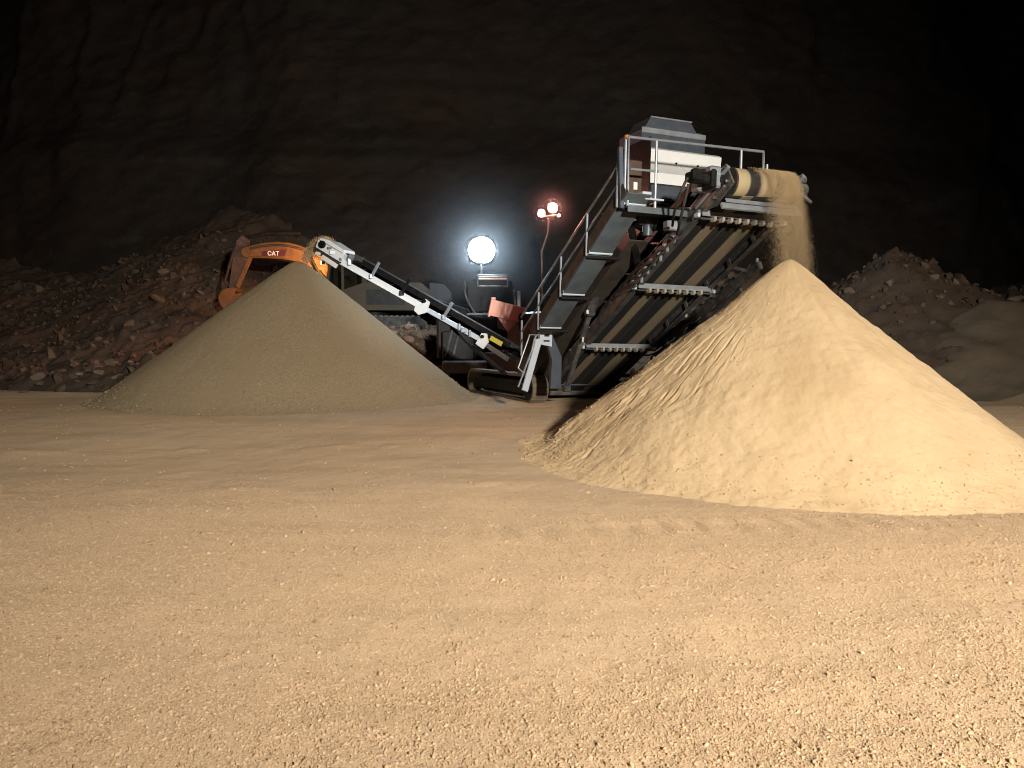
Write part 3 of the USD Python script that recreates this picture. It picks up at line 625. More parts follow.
# screen box and the dark works under it
obj('screen_box', cat(prism([(1.4, 0.70), (6.5, 0.70), (6.5, 1.25), (1.9, 1.30)], 1.7, (0, 0, 3.52), TV, NV)), 'black', sm, smooth=20)
obj('under_chute', cat(beam(S(-1.08, 1.2, 0.35), S(-1.08, 6.0, 0.10), 0.40, 0.02, NV), beam(S(-1.28, 1.2, 0.45), S(-1.28, 6.0, 0.2), 0.02, 0.30, NV)), 'dusty', sm)
obj('spring_box', cat(box((-1.05, 1.15, 3.62), (0.36, 0.40, 0.30), 0.03), cyl((-1.05, 1.0, 3.3), (-1.05, 1.0, 3.55), 0.09, 14)), 'blue', sm)
obj('cross_frame', cat(box((-0.6, 1.05, 3.66), (1.5, 0.14, 0.18), 0.02), beam((-1.35, 1.1, 3.6), (-0.85, 1.6, 2.85), 0.10, 0.12), beam((-0.85, 1.0, 3.5), (-1.2, 1.9, 3.0), 0.07, 0.09)), 'black', sm)
# hydraulic ram carrying the conveyor, left; its twin, right
for sx in (-1, 1):
    a, b = A([sx * 1.12, 2.35, 2.92]), A([sx * 1.05, 3.95, 0.60])
    m_ = a + (b - a) * 0.36
    ram = obj('lifting_ram', cat(cyl(a, m_, 0.085, 18), box(a, (0.16, 0.16, 0.16), 0.03), box(m_, (0.18, 0.18, 0.12), 0.03)), 'frame', sm)
    obj('ram_rod', cat(beam(m_, b, 0.09, 0.07), box(b, (0.14, 0.16, 0.14), 0.02)), 'frame', ram)
    obj('ram_fitting', cat(box(m_ + [-0.08, -0.06, 0.02], (0.05, 0.05, 0.08), 0.01), box(m_ + [-0.05, 0.16, -0.5], (0.03, 0.03, 0.10), 0.01)), 'lettering', ram)
# lower right framing, hoses and a folded arm
obj('lower_beam', cat(beam((1.06, 0.75, 2.92), (1.10, 4.2, 1.44), 0.10, 0.14), beam((1.35, 1.6, 2.55), (1.20, 4.4, 1.20), 0.07, 0.09), [beam((1.06, y, 2.92 - (y - 0.75) * 0.43), (0.86, y + 0.3, 3.05 - (y - 0.75) * 0.5), 0.06, 0.06) for y in (1.0, 1.9, 2.8, 3.7)]), 'frame', sm)
obj('hose', cat(*[tube(bez((1.05 + 0.06 * k, 0.9 + 0.5 * k, 2.95 - 0.2 * k), (1.3, 1.2 + 0.5 * k, 3.0 - 0.25 * k), (1.35, 1.8 + 0.5 * k, 2.2 - 0.2 * k), (1.12, 2.4 + 0.45 * k, 2.3 - 0.2 * k)), 0.02, 6) for k in range(6)]), 'rubber', sm)
for k in range(9): obj('clamp', cat(box((1.12 + 0.05 * (k % 2), 1.0 + 0.33 * k, 2.92 - 0.145 * k), (0.10, 0.09, 0.09), 0.02), cyl((1.17, 0.97 + 0.33 * k, 2.94 - 0.145 * k), (1.20, 1.0 + 0.33 * k, 3.06 - 0.145 * k), 0.025, 8)), 'galv', sm)
obj('folded_arm', cat(beam((0.95, 4.35, 1.50), (0.88, 5.1, 1.02), 0.10, 0.20), box((0.95, 4.3, 1.52), (0.16, 0.16, 0.2), 0.03)), 'frame', sm)
obj('arm_edge', beam((0.90, 4.28, 1.56), (0.83, 4.95, 1.10), 0.03, 0.06), 'pale', sm)
# bottom cross members, chassis, tail
for k, (y, z) in enumerate(((5.0, 1.10), (5.25, 0.86), (5.5, 0.62), (5.6, 0.40))):
    obj('cross_member', box((-0.05, y, z), (1.9, 0.10, 0.10), 0.015), 'frame' if k % 2 else 'blue', sm)
obj('tail_drum', cyl(S(-0.62, 6.6, 0.30), S(0.62, 6.6, 0.30), 0.22, 24), 'rubber', sm)
obj('chassis', cat(box((0, 7.6, 0.98), (1.6, 4.2, 0.55), 0.03), box((0, 5.75, 0.85), (1.9, 0.2, 0.5), 0.03)), 'black', sm)
obj('power_unit', cat(box((0.1, 6.9, 1.75), (1.7, 2.4, 1.0), 0.05), box((-0.4, 5.8, 1.35), (0.8, 0.5, 0.7), 0.04)), 'black', sm)
fr = obj('feed_hopper', cat(prism([(7.6, 2.15), (9.4, 2.5), (9.4, 1.9), (7.9, 1.75)], 0.05, (-0.5, 0, 0), (0, 1, 0), (0, 0, 1))), 'black', sm)


def quad(pts, th=0.03):
    p = A(pts, float); n = unit(np.cross(p[1] - p[0], p[2] - p[0])); v = np.vstack([p + n * th / 2, p - n * th / 2]); k = len(p)
    f = [[0, i, i + 1] for i in range(1, k - 1)] + [[k, k + i + 1, k + i] for i in range(1, k - 1)]
    for i in range(k):
        j = (i + 1) % k; f += [[i, i + k, j + k], [i, j + k, j]]
    return trimesh.Trimesh(v, A(f), process=False)


obj('hopper_wing', cat(quad([(-1.50, 7.15, 2.53), (-0.52, 7.35, 2.36), (-0.66, 7.4, 2.03), (-1.58, 7.15, 2.16)], 0.04)), 'red', fr)
obj('wing_lower', quad([(-1.35, 7.22, 2.14), (-0.72, 7.42, 2.05), (-0.98, 7.5, 1.80)], 0.04), 'red', fr)
obj('wing_rib', cat(beam((-1.56, 7.11, 2.17), (-0.66, 7.34, 2.04), 0.03, 0.05), beam((-1.52, 7.10, 2.54), (-1.60, 7.12, 2.12), 0.05, 0.06), box((-1.50, 7.10, 2.55), (0.10, 0.08, 0.06), 0.01)), 'red', fr)
# crawler tracks
for sx in (-1, 1):
    y0, y1, r = 5.15, 8.9, 0.30; xc = sx * 1.22; zc = 0.52
    path = [(y0 + r * math.cos(a), zc + r * math.sin(a)) for a in np.linspace(PI / 2, 1.5 * PI, 12)] + [(y1 + r * math.cos(a), zc + r * math.sin(a)) for a in np.linspace(-PI / 2, PI / 2, 12)]
    poly = Polygon(path)
    tr = obj('crawler_track', trimesh.creation.extrude_polygon(poly.difference(poly.buffer(-0.05)), 0.36, engine='earcut').apply_transform(A([[0, 0, 1, xc - 0.18], [1, 0, 0, 0], [0, 1, 0, 0], [0, 0, 0, 1.0]])), 'track', sm)
    ln = A(poly.exterior.coords); d = np.r_[0, np.cumsum(np.linalg.norm(np.diff(ln, axis=0), axis=1))]; gb = []
    for q_ in np.arange(0, d[-1], 0.125):
        p = A([np.interp(q_, d, ln[:, 0]), np.interp(q_, d, ln[:, 1])]); p2 = A([np.interp((q_ + 0.02) % d[-1], d, ln[:, 0]), np.interp((q_ + 0.02) % d[-1], d, ln[:, 1])])
        t_ = A([0, *(p2 - p)]); 
        if np.linalg.norm(t_) < 1e-6: continue
        t_ = unit(t_); nn = np.cross([1, 0, 0], t_)
        gb.append(box((xc, p[0], p[1]), (0.37, 0.105, 0.025), 0.006, np.stack([A([1.0, 0, 0]), t_, nn], 1)))
    obj('track_shoe', cat(*gb), 'track', tr, kind='stuff')
    obj('sprocket', cat(cyl((xc - 0.17, y0, zc), (xc + 0.17, y0, zc), 0.24, 22), cyl((xc - 0.2, y0, zc), (xc + 0.2, y0, zc), 0.09, 14)), 'black', tr)
    obj('track_frame', box((xc, 7.0, zc), (0.24, 3.3, 0.3), 0.03), 'black', tr)
# ladder bracket, folding ladder, leg
lb = obj('ladder_bracket', prism([(-0.12, -0.12), (0.13, -0.16), (0.13, 0.14), (-0.14, 0.14)], 0.10, (-1.64, 3.75, 1.60), (1, 0, 0), (0, 0, 1)), 'pale', sm)
obj('bracket_slot', cat(box((-1.63, 3.69, 1.66), (0.10, 0.02, 0.05), 0.008), box((-1.63, 3.69, 1.55), (0.13, 0.02, 0.03), 0.008)), 'black', lb)
ld = obj('ladder', cat(beam((-1.80, 3.72, 1.52), (-2.16, 3.50, 0.58), 0.13, 0.05, (0, 1, 0)), beam((-1.86, 3.74, 1.50), (-1.68, 3.76, 1.56), 0.10, 0.12)), 'pale', sm)
obj('ladder_rail', cat(tube(bez((-1.82, 3.62, 1.66), (-1.90, 3.6, 1.68), (-1.92, 3.6, 1.64), (-2.0, 3.56, 1.35)), 0.018), tube([(-1.98, 3.57, 1.40), (-2.31, 3.46, 0.66)], 0.018)), 'galv', ld)
obj('ladder_rail', cat(tube([(-1.90, 3.58, 1.66), (-2.05, 3.56, 1.66), (-2.30, 3.5, 1.02), (-2.18, 3.5, 0.92)], 0.015)), 'galv', ld)
for k in range(4): obj('ladder_rung', tube([A([-1.86, 3.70, 1.40]) + A([-0.36, -0.22, -0.94]) * k / 4, A([-1.76, 4.10, 1.40]) + A([-0.36, -0.22, -0.94]) * k / 4], 0.018), 'galv', ld)
obj('support_leg', cat(prism([(-0.12, 0.30), (0.02, 0.34), (0.25, -0.12), (0.25, -0.75), (0.02, -0.75), (0.04, -0.18)], 0.10, (-1.52, 3.80, 1.36), (1, 0, 0), (0, 0, 1))), 'blue', sm)
# mast with the red work lamps
lm = obj('lamp_mast', cat(tube([(-1.80, 3.55, 1.72), (-1.82, 3.5, 2.0), (-1.83, 3.5, 2.3)], 0.024), tube([(-1.83, 3.5, 2.3), (-1.86, 3.5, 3.27)], 0.017), tube([(-1.86, 3.5, 3.26), (-1.74, 3.5, 3.62), (-1.72, 3.5, 3.92)], 0.02)), 'brown', sm)
obj('mast_bracket', cat(tube([(-1.95, 3.5, 2.42), (-1.6, 3.5, 2.44)], 0.014), tube([(-1.95, 3.5, 2.12), (-1.6, 3.5, 2.14)], 0.014), tube([(-1.95, 3.5, 2.12), (-1.95, 3.5, 2.42)], 0.014), tube([(-1.6, 3.5, 2.14), (-1.6, 3.5, 2.44)], 0.014)), 'frame', lm)
obj('cross_arm', tube([(-1.90, 3.5, 3.90), (-1.52, 3.5, 3.98)], 0.018), 'brown', lm)
for x, z, r in ((-1.65, 4.10, 0.092), (-1.88, 3.98, 0.070), (-1.515, 3.97, 0.026)):
    g = obj('work_lamp', cat(cyl((x, 3.52, z), (x, 3.62, z), r * 0.9, 18, r * 0.5)), 'black', lm); obj('lens', ball((x, 3.5, z), r, 2, (1, 0.7, 1)), 'lamp_red', g)

# side conveyor to the left pile
HW, FW = A([-4.02, 18.05, 3.60]), A([0.1, 16.35, 1.33])
h, f_ = w2l(HW), w2l(FW); cd = unit(f_ - h); cx_ = unit(np.cross(cd, [0, 0, 1.0])); cn = np.cross(cx_, cd); cn = cn if cn[2] > 0 else -cn
toward = cx_ if (RM @ cx_)[1] < 0 else -cx_  # the side that faces the camera
LC = np.linalg.norm(f_ - h)


def C(a, side=0.0, n=0.0):
    return h + cd * a + toward * side + cn * n


sc = obj('side_conveyor', cat(beam(C(0.55, -0.30, -0.06), C(LC, -0.30, -0.06), 0.06, 0.13, cn), [beam(C(a, -0.3, -0.06), C(a, 0.3, -0.06), 0.05, 0.05) for a in np.arange(0.8, LC, 0.8)]), 'black', sm)
obj('white_beam', cat(beam(C(0.42, 0.31, -0.06), C(2.72, 0.31, -0.06), 0.05, 0.13, cn), beam(C(0.42, 0.335, -0.12), C(2.72, 0.335, -0.12), 0.06, 0.02, cn)), 'white', sc)
obj('pale_beam', beam(C(2.74, 0.31, -0.07), C(4.25, 0.31, -0.07), 0.05, 0.10, cn), 'pale', sc)
obj('lower_arm', beam(C(4.25, 0.30, -0.10), C(LC, 0.28, -0.16), 0.07, 0.09, cn), 'frame', sc)
obj('belt', cat(beam(C(0.0, 0, 0.14), C(LC, 0, 0.10), 0.54, 0.02, cn), beam(C(0.1, 0, -0.15), C(LC, 0, -0.15), 0.50, 0.016, cn)), 'rubber', sc)
obj('skirt', beam(C(0.9, 0.29, 0.15), C(LC - 0.1, 0.29, 0.12), 0.03, 0.13, cn), 'black', sc)
hc = obj('head_cover', cat(prism([(-0.34, -0.09), (0.40, -0.11), (0.43, 0.07), (0.37, 0.17), (-0.08, 0.20), (-0.31, 0.15), (-0.35, 0.07)], 0.44, C(0, 0.13, 0.03), cd, cn)), 'white', sc, smooth=20)
obj('cover_bearing', cat(cyl(C(-0.19, 0.34, 0.07), C(-0.19, 0.40, 0.07), 0.085, 18), cyl(C(-0.19, 0.34, 0.07), C(-0.19, 0.44, 0.07), 0.045, 12)), 'black', hc)
obj('cover_latch', cat(box(C(0.03, 0.37, 0.08), (0.10, 0.04, 0.05), 0.01), box(C(0.40, 0.37, -0.02), (0.05, 0.04, 0.06), 0.01), beam(C(-0.32, 0.355, 0.13), C(0.38, 0.355, 0.12), 0.008, 0.012, cn)), 'frame', hc)
obj('cover_plate', box(C(0.15, 0.362, 0.03), (0.16, 0.03, 0.08), 0.006), 'pale', hc)
obj('head_drum', cyl(C(-0.26, -0.28, 0.02), C(-0.26, 0.28, 0.02), 0.14, 24), 'rubber', sc)
obj('scraper_guard', cat(beam(C(-0.12, 0.30, -0.19), C(0.34, 0.30, -0.22), 0.06, 0.10, cn), cyl(C(-0.24, 0.27, -0.17), C(-0.24, 0.37, -0.17), 0.04, 12)), 'white', sc)
obj('tensioner', cat(cyl(C(0.58, 0.34, 0.14), C(0.66, 0.34, 0.14), 0.06, 12), box(C(0.62, 0.34, 0.02), (0.10, 0.08, 0.18), 0.02)), 'galv', sc)
for a in (1.30, 2.15, 3.30):
    obj('roller_bracket', cat(beam(C(a, 0.36, -0.02), C(a + 0.04, 0.36, 0.34), 0.03, 0.07, cd), box(C(a, 0.36, -0.02), (0.10, 0.05, 0.10), 0.01)), 'galv' if a != 2.15 else 'black', sc)
hg = obj('hinge', cat(prism([(-0.12, -0.18), (0.02, -0.22), (0.16, -0.10), (0.14, 0.14), (0.02, 0.16), (0.0, 0.0), (-0.14, -0.06)], 0.04, C(2.72, 0.36, -0.03), cd, cn)), 'white', sc)
obj('hinge', cat(prism([(-0.10, -0.14), (0.10, -0.16), (0.14, 0.02), (0.02, 0.16), (-0.08, 0.12)], 0.05, C(4.32, 0.34, -0.05), cd, cn)), 'white', sc)
obj('hinge_pin', cat(cyl(C(2.75, 0.33, 0.08), C(2.75, 0.42, 0.08), 0.035, 10), cyl(C(4.30, 0.3, 0.02), C(4.30, 0.42, 0.02), 0.035, 10)), 'black', sc)
obj('turnbuckle', cat(box(C(3.85, 0.36, -0.06), (0.14, 0.05, 0.10), 0.02), box(C(4.0, 0.36, -0.06), (0.05, 0.05, 0.15), 0.01), box(C(3.72, 0.36, -0.05), (0.05, 0.05, 0.15), 0.01)), 'galv', sc)
obj('warning_sticker', beam(C(4.45, 0.34, 0.07), C(4.75, 0.34, 0.07), 0.012, 0.10, cn), 'sticker_yellow', sc)
obj('folding_ram', cat(cyl(C(3.4, 0.05, -0.2), C(4.0, 0.05, -0.34), 0.03, 10), cyl(C(4.0, 0.05, -0.34), C(LC, 0.05, -0.5), 0.045, 10)), 'black', sc)

# ------------------------------------------------------------------ falling sand
rs_ = np.random.default_rng(71)


def grains(p, r, name, label, extra=None, stretch=2.2):
    o = A([[1, 0, -0.6 * stretch], [-0.5, 0.87, -0.6 * stretch], [-0.5, -0.87, -0.6 * stretch], [0, 0, stretch]], float)
    fc = A([[0, 2, 1], [0, 1, 3], [1, 2, 3], [2, 0, 3]])
    an = np.random.default_rng(len(p)).uniform(0, 2 * PI, len(p)); c_, s_ = np.cos(an), np.sin(an)
    oo = np.stack([c_[:, None] * o[:, 0] - s_[:, None] * o[:, 1], s_[:, None] * o[:, 0] + c_[:, None] * o[:, 1], np.repeat(o[None, :, 2], len(p), 0)], -1)
    v = (p[:, None] + r[:, None, None] * oo).reshape(-1, 3); f = (np.arange(len(p))[:, None, None] * 4 + fc[None]).reshape(-1, 3)
    m = trimesh.Trimesh(v, f, process=False)
    if extra is not None: m = trimesh.Trimesh(np.vstack([m.vertices, extra.vertices]), np.vstack([m.faces, extra.faces + len(m.vertices)]), process=False)
    return tag(obj(name, m, 'grain', smooth=False), label, 'sand', kind='stuff')


n = 800000
x = rs_.uniform(-0.30, 0.47, n); t = rs_.uniform(0, 1, n)**0.8 * 0.62
w = 0.05 + 1.0 * np.exp(-((x - 0.08) / 0.13)**2) + 0.6 * np.exp(-((x - 0.40) / 0.07)**2) + 0.35 * np.exp(-((x - 0.28) / 0.1)**2)
w = w * (0.10 + 3.2 * noise(np.stack([x * 19, t * 1.3, 0 * x], -1), 5)**3.2 + 0.5 * noise(np.stack([x * 40, t * 2.5, 0 * x], -1), 6)**2) * (1.1 - 0.75 * t)
k = rs_.random(n) < w * 0.17; x, t = x[k], t[k]; n = len(x)
v0 = -(0.42 + 0.45 * noise(np.stack([x * 5, t * 0, 0 * x], -1), 9)) + rs_.normal(0, 0.12, n)
a = rs_.uniform(0.5, 1.5, n); st_ = ax[None] + (RD + 0.03) * (np.cos(a)[:, None] * NV - np.sin(a)[:, None] * TV)
p = np.c_[x + rs_.normal(0, 0.03, n) * (0.3 + t * 2) + 0.06 * t, st_[:, 1] + v0 * t, st_[:, 2] + rs_.normal(0.0, 0.15, n) * t - 4.9 * t * t]
p = p @ RM.T + ORG
gx_, gy_ = p[:, 0], p[:, 1]; pz = RP[2] - 0.70 * np.hypot(gx_ - RP[0], gy_ - RP[1]); k = p[:, 2] > pz - 0.05; p = p[k]
top = gm.copy(); top.vertices = top.vertices @ RM.T + ORG
grains(p, rs_.uniform(0.0014, 0.0034, len(p)), 'falling_sand', 'veil of tan sand falling from the belt drum onto the right pile', top)
n = 6000
t = rs_.uniform(0, 0.40, n); side = rs_.normal(0, 0.09, n); hd = C(-0.30, 0, 0.16); hd = RM @ hd + ORG
vel = np.array(RM @ (-cd)) * 1.9
p = hd + vel[None] * t[:, None] + side[:, None] * (RM @ toward) + rs_.normal(0, 0.03, (n, 3)) - A([0, 0, 4.9]) * (t**2)[:, None]
grains(p, rs_.uniform(0.004, 0.008, n), 'falling_sand', 'thin arc of grit thrown from the side conveyor onto the left pile')

# ------------------------------------------------------------------ crusher with the white floodlight, dark behind the screening machine
cr = thing('crusher', 'dark tracked crusher with a glaring white floodlight on top, behind the side conveyor', 'crusher', loc=(-1.0, 22.6, 0.25), rotz=4)
obj('body', cat(box((0, 0.3, 1.45), (2.3, 2.6, 1.3), 0.06), box((-0.55, -1.05, 1.2), (0.9, 0.3, 0.8), 0.04)), 'black', cr)
obj('chassis', box((0, 0.3, 0.62), (2.0, 4.0, 0.34), 0.04), 'brown', cr)
tb = obj('upper_box', cat(prism([(-0.62, 2.15), (0.62, 2.15), (0.62, 3.0), (0.45, 3.05), (-0.45, 3.05), (-0.62, 3.0)], 1.3, (0.35, 0.1, 0), (1, 0, 0), (0, 0, 1))), 'black', cr)
obj('window_frame', cat(box((0.42, -0.57, 2.86), (0.86, 0.05, 0.05), 0.01), box((0.42, -0.57, 3.16), (0.86, 0.05, 0.04), 0.01), box((0.0, -0.57, 3.0), (0.04, 0.05, 0.32), 0.01), box((0.84, -0.57, 3.0), (0.04, 0.05, 0.32), 0.01), box((0.42, -0.50, 3.0), (0.80, 0.03, 0.28), 0.006)), 'frame', tb)
obj('reflector_panel', box((0.42, -0.53, 2.99), (0.78, 0.02, 0.20), 0.005), mat('orange_reflection', (0.30, 0.13, 0.06), 0.35, metal=0.3, var=0.4, vscale=6.0), tb)  # orange reflection in the window strip, put into the panel colour
obj('side_ladder', cat(beam((1.08, -0.7, 1.6), (1.02, -0.7, 2.75), 0.05, 0.05), beam((1.08, -0.4, 1.6), (1.02, -0.4, 2.75), 0.05, 0.05), [beam((1.08, -0.7, 1.7 + 0.25 * k), (1.08, -0.4, 1.7 + 0.25 * k), 0.03, 0.03) for k in range(5)]), 'frame', cr)
obj('side_plate', box((1.15, -0.6, 2.45), (0.10, 0.05, 0.55), 0.01), 'pale', cr)
obj('feed_chute', cat(quad([(-1.25, -0.9, 2.5), (-0.3, -1.0, 2.2), (-0.4, -0.9, 1.7), (-1.1, -0.8, 1.7)], 0.05), quad([(-1.25, -0.9, 2.5), (-1.1, -0.8, 1.7), (-1.1, 1.0, 1.7), (-1.3, 1.2, 2.5)], 0.05)), 'black', cr)
obj('tube_rail', cat(tube(bez((-0.35, -0.75, 3.0), (-0.45, -0.75, 2.6), (-0.2, -0.8, 2.2), (0.0, -0.8, 2.0)), 0.025), tube([(-0.9, -1.2, 0.9), (-0.7, -1.2, 1.7)], 0.035), tube([(-0.7, -1.2, 0.9), (-0.5, -1.2, 1.7)], 0.035)), 'frame', cr)
obj('crossbar', box((0.45, -1.25, 0.62), (1.3, 0.12, 0.10), 0.02), 'brown', cr)
for sx in (-1, 1):
    tr = obj('crawler_track', trimesh.creation.extrude_polygon(Polygon([(-1.6, 0), (1.6, 0), (1.85, 0.25), (1.75, 0.5), (1.5, 0.58), (-1.5, 0.58), (-1.75, 0.5), (-1.85, 0.25)]), 0.4, engine='earcut').apply_transform(A([[0, 0, 1, sx * 1.0 - 0.2], [1, 0, 0, 0.3], [0, 1, 0, 0], [0, 0, 0, 1.0]])), 'rubber', cr)
    obj('track_shoe', cat(*[box((sx * 1.0, y, z), (0.42, 0.10, 0.03), 0.006) for y in np.arange(-1.2, 1.9, 0.16) for z in (0.585,)], *[box((sx * 1.0, -1.40 - 0.04 * k, 0.10 + 0.11 * k), (0.42, 0.03, 0.07), 0.006) for k in range(4)]), 'track', tr, kind='stuff')
fl = obj('floodlight_post', cat(tube([(0.10, -0.3, 3.0), (0.10, -0.3, 3.55)], 0.035), box((0.10, -0.30, 3.58), (0.34, 0.12, 0.06), 0.01)), 'frame', cr)
lf = obj('floodlight_housing', cat(cyl((0.12, -0.20, 3.46), (0.12, -0.20, 3.535), 0.10, 24, 0.13)), 'black', cr)
obj('floodlight_globe', ball((0.12, -0.20, 3.90), 0.37, 3, (1, 1, 1)), 'lamp_white', lf)

# ------------------------------------------------------------------ excavator on the heap
ex = thing('excavator', 'yellow tracked excavator with arched boom lit orange, behind the left pile', 'excavator', loc=(-4.95, 28.0, 1.62), rotz=186)
for sy in (-1, 1):
    tr = obj('crawler_track', trimesh.creation.extrude_polygon(Polygon([(-1.6, 0), (1.6, 0), (1.95, 0.3), (1.9, 0.6), (1.6, 0.8), (-1.6, 0.8), (-1.9, 0.6), (-1.95, 0.3)]), 0.5, engine='earcut').apply_transform(A([[1, 0, 0, 0], [0, 0, -1, sy * 1.05 + 0.25], [0, 1, 0, 0], [0, 0, 0, 1.0]])), 'rubber', ex)
    obj('track_shoe', cat(*[box((x, sy * 1.05, z), (0.12, 0.52, 0.03), 0.006) for x in np.arange(-1.6, 1.7, 0.18) for z in (0.80,)]), 'track', tr, kind='stuff')
obj('undercarriage', cat(box((0, 0, 0.55), (1.6, 1.7, 0.4), 0.05), cyl((0, 0, 0.7), (0, 0, 1.0), 0.55, 28)), 'black', ex)
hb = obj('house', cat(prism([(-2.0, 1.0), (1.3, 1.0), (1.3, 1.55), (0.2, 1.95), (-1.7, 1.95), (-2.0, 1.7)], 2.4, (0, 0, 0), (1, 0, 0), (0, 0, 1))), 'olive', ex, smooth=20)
obj('deck_panel', cat(box((-0.5, 1.21, 1.45), (1.3, 0.02, 0.5), 0.01), box((-1.5, 1.21, 1.45), (0.5, 0.02, 0.45), 0.01)), 'black', hb)
obj('counterweight', prism([(-2.75, 1.1), (-2.0, 1.0), (-2.0, 1.95), (-2.5, 1.9), (-2.75, 1.6)], 2.5, (0, 0, 0), (1, 0, 0), (0, 0, 1)), 'black', ex, smooth=20)
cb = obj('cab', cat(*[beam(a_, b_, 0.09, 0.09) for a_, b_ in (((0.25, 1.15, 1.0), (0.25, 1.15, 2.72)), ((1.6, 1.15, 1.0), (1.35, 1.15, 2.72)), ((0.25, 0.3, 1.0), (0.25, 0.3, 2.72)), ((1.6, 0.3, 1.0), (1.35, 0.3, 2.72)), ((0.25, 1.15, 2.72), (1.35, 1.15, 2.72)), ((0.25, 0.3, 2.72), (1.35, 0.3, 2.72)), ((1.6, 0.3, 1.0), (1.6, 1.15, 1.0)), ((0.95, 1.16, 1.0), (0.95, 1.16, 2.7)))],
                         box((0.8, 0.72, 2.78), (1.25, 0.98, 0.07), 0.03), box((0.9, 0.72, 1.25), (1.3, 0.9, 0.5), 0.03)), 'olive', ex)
obj('window', cat(box((0.62, 1.15, 2.1), (0.58, 0.012, 1.0), 0.002), box((1.15, 1.15, 2.1), (0.36, 0.012, 1.0), 0.002), box((1.44, 0.72, 2.0), (0.012, 0.75, 1.2), 0.002)), 'glass', cb)
obj('seat', cat(box((0.6, 0.72, 1.7), (0.4, 0.5, 0.2), 0.05), box((0.42, 0.72, 2.05), (0.14, 0.5, 0.7), 0.05)), 'rubber', cb)
# boom: tip at (4.3, 3.02), knee at (2.55, 3.3), foot at (0.5, 1.4)
top_e = bez((4.52, 3.14), (3.6, 3.42), (2.5, 3.72), (1.5, 2.85), (0.45, 1.62), n=16); bot_e = bez((0.65, 1.25), (1.5, 2.1), (2.15, 2.92), (2.9, 2.86), (4.35, 2.86), n=16)
bm = obj('boom', prism([tuple(q) for q in np.vstack([top_e, bot_e])], 0.42, (0, 0, 0), (1, 0, 0), (0, 0, 1)), 'yellow', ex, smooth=20)
obj('boom_edge', cat(tube([(q[0], 0.215, q[1]) for q in bot_e], 0.03, 6), tube([(q[0], 0.215, q[1]) for q in top_e], 0.03, 6)), 'yellow', bm)
obj('hydraulic_line', cat(*[tube([(q[0], 0.235 + 0.0 * k, q[1] - 0.07 - 0.05 * k) for q in top_e[1:12]], 0.014, 6) for k in range(2)]), 'rubber', bm)
obj('boom_pin', cat(cyl((4.32, -0.28, 3.02), (4.32, 0.28, 3.02), 0.17, 20), cyl((2.2, -0.3, 3.0), (2.2, 0.3, 3.0), 0.09, 14)), 'yellow', bm)
stk = obj('maker_sticker', prism([(3.05, 2.90), (3.80, 2.90), (3.80, 3.06), (2.95, 3.14)], 0.012, (0, -0.217, 0), (1, 0, 0), (0, 0, 1)), 'maroon', bm)
stk2 = obj('maker_sticker', prism([(3.05, 2.90), (3.80, 2.90), (3.80, 3.06), (2.95, 3.14)], 0.012, (0, 0.217, 0), (1, 0, 0), (0, 0, 1)), 'maroon', bm)
tx = meshkit.text_mesh('CAT', 0.15, 0.01, True); wv = tx.vertices
tx.vertices = np.c_[3.62 - wv[:, 0] * 0.95, 0.224 + wv[:, 2], 2.925 + wv[:, 1]]; tx.faces = tx.faces[:, ::1]
obj('lettering', tx, 'lettering', stk2, smooth=False)
obj('boom_ram', cat(cyl((1.0, 0.33, 1.35), (1.9, 0.33, 2.4), 0.09, 14), cyl((1.9, 0.33, 2.4), (2.2, 0.33, 3.0), 0.05, 12), cyl((1.0, -0.33, 1.35), (1.9, -0.33, 2.4), 0.09, 14), cyl((1.9, -0.33, 2.4), (2.2, -0.33, 3.0), 0.05, 12)), 'black', ex)
obj('stick_ram', cat(cyl((2.5, 0, 3.75), (3.7, 0, 3.72), 0.085, 14), cyl((3.7, 0, 3.72), (4.5, 0, 3.52), 0.05, 12)), 'black', ex)
sk = obj('stick', prism([(4.22, 3.45), (4.48, 3.62), (4.66, 3.42), (4.84, 2.6), (4.95, 1.80), (4.72, 1.72), (4.46, 2.4), (4.20, 2.98)], 0.32, (0, 0, 0), (1, 0, 0), (0, 0, 1)), 'brown', ex, smooth=20)
obj('stick_edge', beam((4.22, 0.1, 2.85), (4.68, 0.12, 1.80), 0.12, 0.14), 'yellow', sk)
obj('bucket_ram', cat(cyl((4.75, 0.0, 3.2), (4.98, 0.0, 2.5), 0.07, 12), cyl((4.98, 0, 2.5), (5.12, 0, 2.05), 0.045, 10), beam((5.12, 0, 2.05), (4.85, 0, 1.75), 0.20, 0.07), beam((5.12, 0.0, 2.05), (5.15, 0, 1.6), 0.2, 0.08)), 'brown', ex)
bk = obj('bucket', cat(prism([tuple(q) for q in np.vstack([bez((4.62, 1.77), (5.25, 1.87), (5.45, 1.30), (4.95, 0.97), n=10), bez((4.90, 1.03), (5.32, 1.30), (5.15, 1.73), (4.66, 1.67), n=10)])], 0.95, (0, 0, 0), (1, 0, 0), (0, 0, 1)),
                       *[prism([tuple(q) for q in np.vstack([bez((4.62, 1.77), (5.25, 1.87), (5.45, 1.30), (4.95, 0.97), n=10)])], 0.04, (0, sy * 0.47, 0), (1, 0, 0), (0, 0, 1)) for sy in (-1, 1)]), 'yellow', ex, smooth=20)
for yv in np.linspace(-0.4, 0.4, 5): obj('bucket_tooth', beam((4.98, yv, 1.00), (4.80, yv, 0.91), 0.09, 0.06), 'chrome', bk)
wl = obj('work_lamp', cat(box((1.62, 0.98, 2.62), (0.10, 0.16, 0.12), 0.02), beam((1.4, 0.98, 2.74), (1.6, 0.98, 2.66), 0.04, 0.04)), 'black', ex)
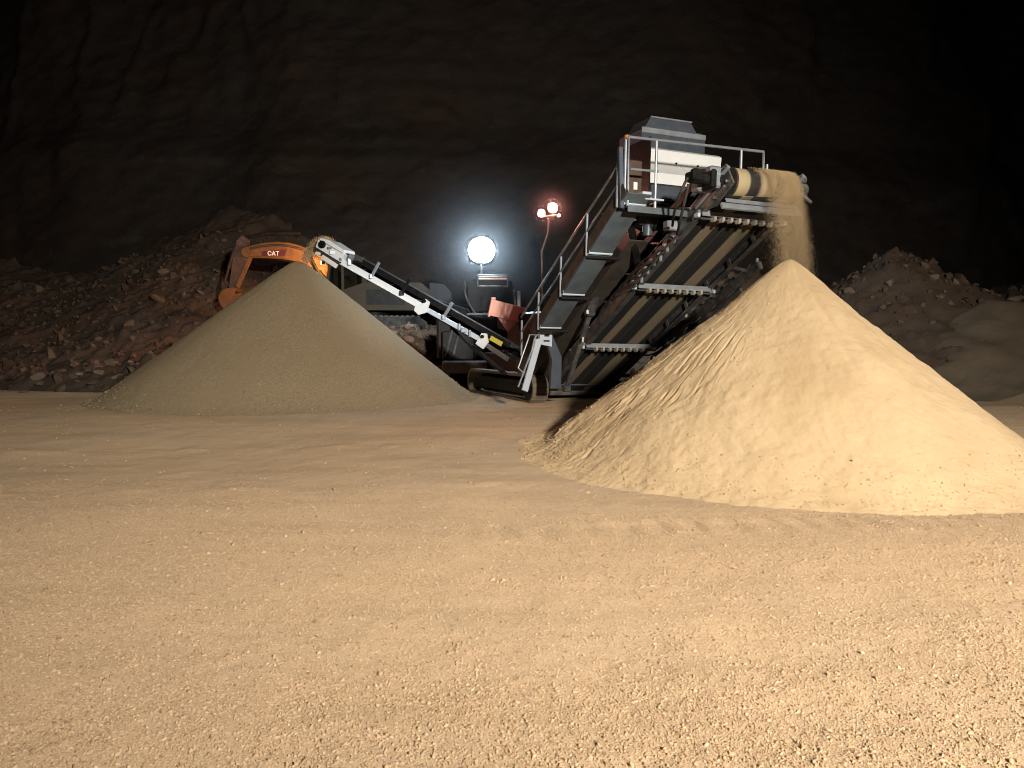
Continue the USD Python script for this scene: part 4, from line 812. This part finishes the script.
obj('lens', ball((1.69, 0.98, 2.62), 0.055, 2, (0.5, 1, 1)), 'lamp_orange', wl)

# ------------------------------------------------------------------ red lamp added unseen behind the grey pile to redden the rocks
hx, hy = -8.1, 23.3; hz_ = float(max(scree_h(hx, hy), ground_h(hx, hy)))
hl = thing('warning_lamp', 'red warning lamp on a short post hidden behind the grey pile', 'lamp', loc=(hx, hy, hz_ - 0.05))
obj('post', cat(cyl((0, 0, 0), (0, 0, 0.75), 0.03, 12), cyl((0, 0, 0), (0, 0, 0.06), 0.18, 20)), 'black', hl)
obj('lens', ball((0, 0, 0.85), 0.10, 2, (1, 1, 0.9)), emit('red_warning_lens', (1.0, 0.30, 0.17), 800.0), hl)
obj('cap', cyl((0, 0, 0.94), (0, 0, 0.98), 0.09, 16), 'black', hl)

# ------------------------------------------------------------------ the lighting tower itself (right behind the camera)
tw = tag(stage.GetPrimAtPath('/World/lighting_tower'), 'mobile lighting tower with a flood head and an added narrow spot head on a mast behind the viewer', 'lighting tower')
T0 = TOWER
obj('trailer', cat(box(T0 + [0, -0.4, 0.7], (1.2, 1.8, 0.7), 0.05), box(T0 + [0, -0.4, 0.3], (1.3, 2.2, 0.08), 0.02)), 'yellow', tw)
for sx in (-1, 1): obj('wheel', cyl(T0 + [sx * 0.66, -0.4, 0.3], T0 + [sx * 0.86, -0.4, 0.3], 0.3, 24), 'rubber', tw)
obj('mast', cat(cyl(T0 + [0, -0.2, 1.0], T0 + [0, -0.2, 5.2], 0.06, 14), box(T0 + [-0.2, -0.2, 5.2], (1.6, 0.06, 0.06), 0.01)), 'galv', tw)
for dx in (0.0, -0.5):
    hd_ = obj('lamp_head', box(T0 + [dx, -0.10, 5.02], (0.40, 0.22, 0.34), 0.03), 'black', tw)
    obj('lens', box(T0 + [dx, 0.02, 5.02], (0.34, 0.01, 0.28), 0.003), 'lamp_tower', hd_)

# ------------------------------------------------------------------ dust balls round the lamps, shaped to give their halos
def dust_cloud(name, c, r, dens, label):
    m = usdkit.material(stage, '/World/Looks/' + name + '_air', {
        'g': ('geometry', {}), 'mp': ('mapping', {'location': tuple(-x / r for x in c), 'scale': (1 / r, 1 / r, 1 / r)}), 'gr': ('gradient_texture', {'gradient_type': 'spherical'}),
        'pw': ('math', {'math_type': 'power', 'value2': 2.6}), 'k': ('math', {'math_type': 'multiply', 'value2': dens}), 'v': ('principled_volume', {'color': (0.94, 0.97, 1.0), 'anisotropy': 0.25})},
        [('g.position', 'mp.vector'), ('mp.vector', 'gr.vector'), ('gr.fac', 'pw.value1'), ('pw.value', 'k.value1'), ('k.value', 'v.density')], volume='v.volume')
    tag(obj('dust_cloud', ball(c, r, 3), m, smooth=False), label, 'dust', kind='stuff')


dust_cloud('flood_halo_dust', (-0.86, 22.4, 4.15), 3.6, 0.030, 'faint dust shaped into the halo of the white floodlight above the crusher')  # crusher dust, its round falloff also standing for lamp bloom
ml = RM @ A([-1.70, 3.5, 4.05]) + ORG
dust_cloud('mast_halo', tuple(ml), 0.75, 0.10, 'haze ball added as the glow around the red work lamps on the mast')  # haze added here only for the bloom of the red lamps
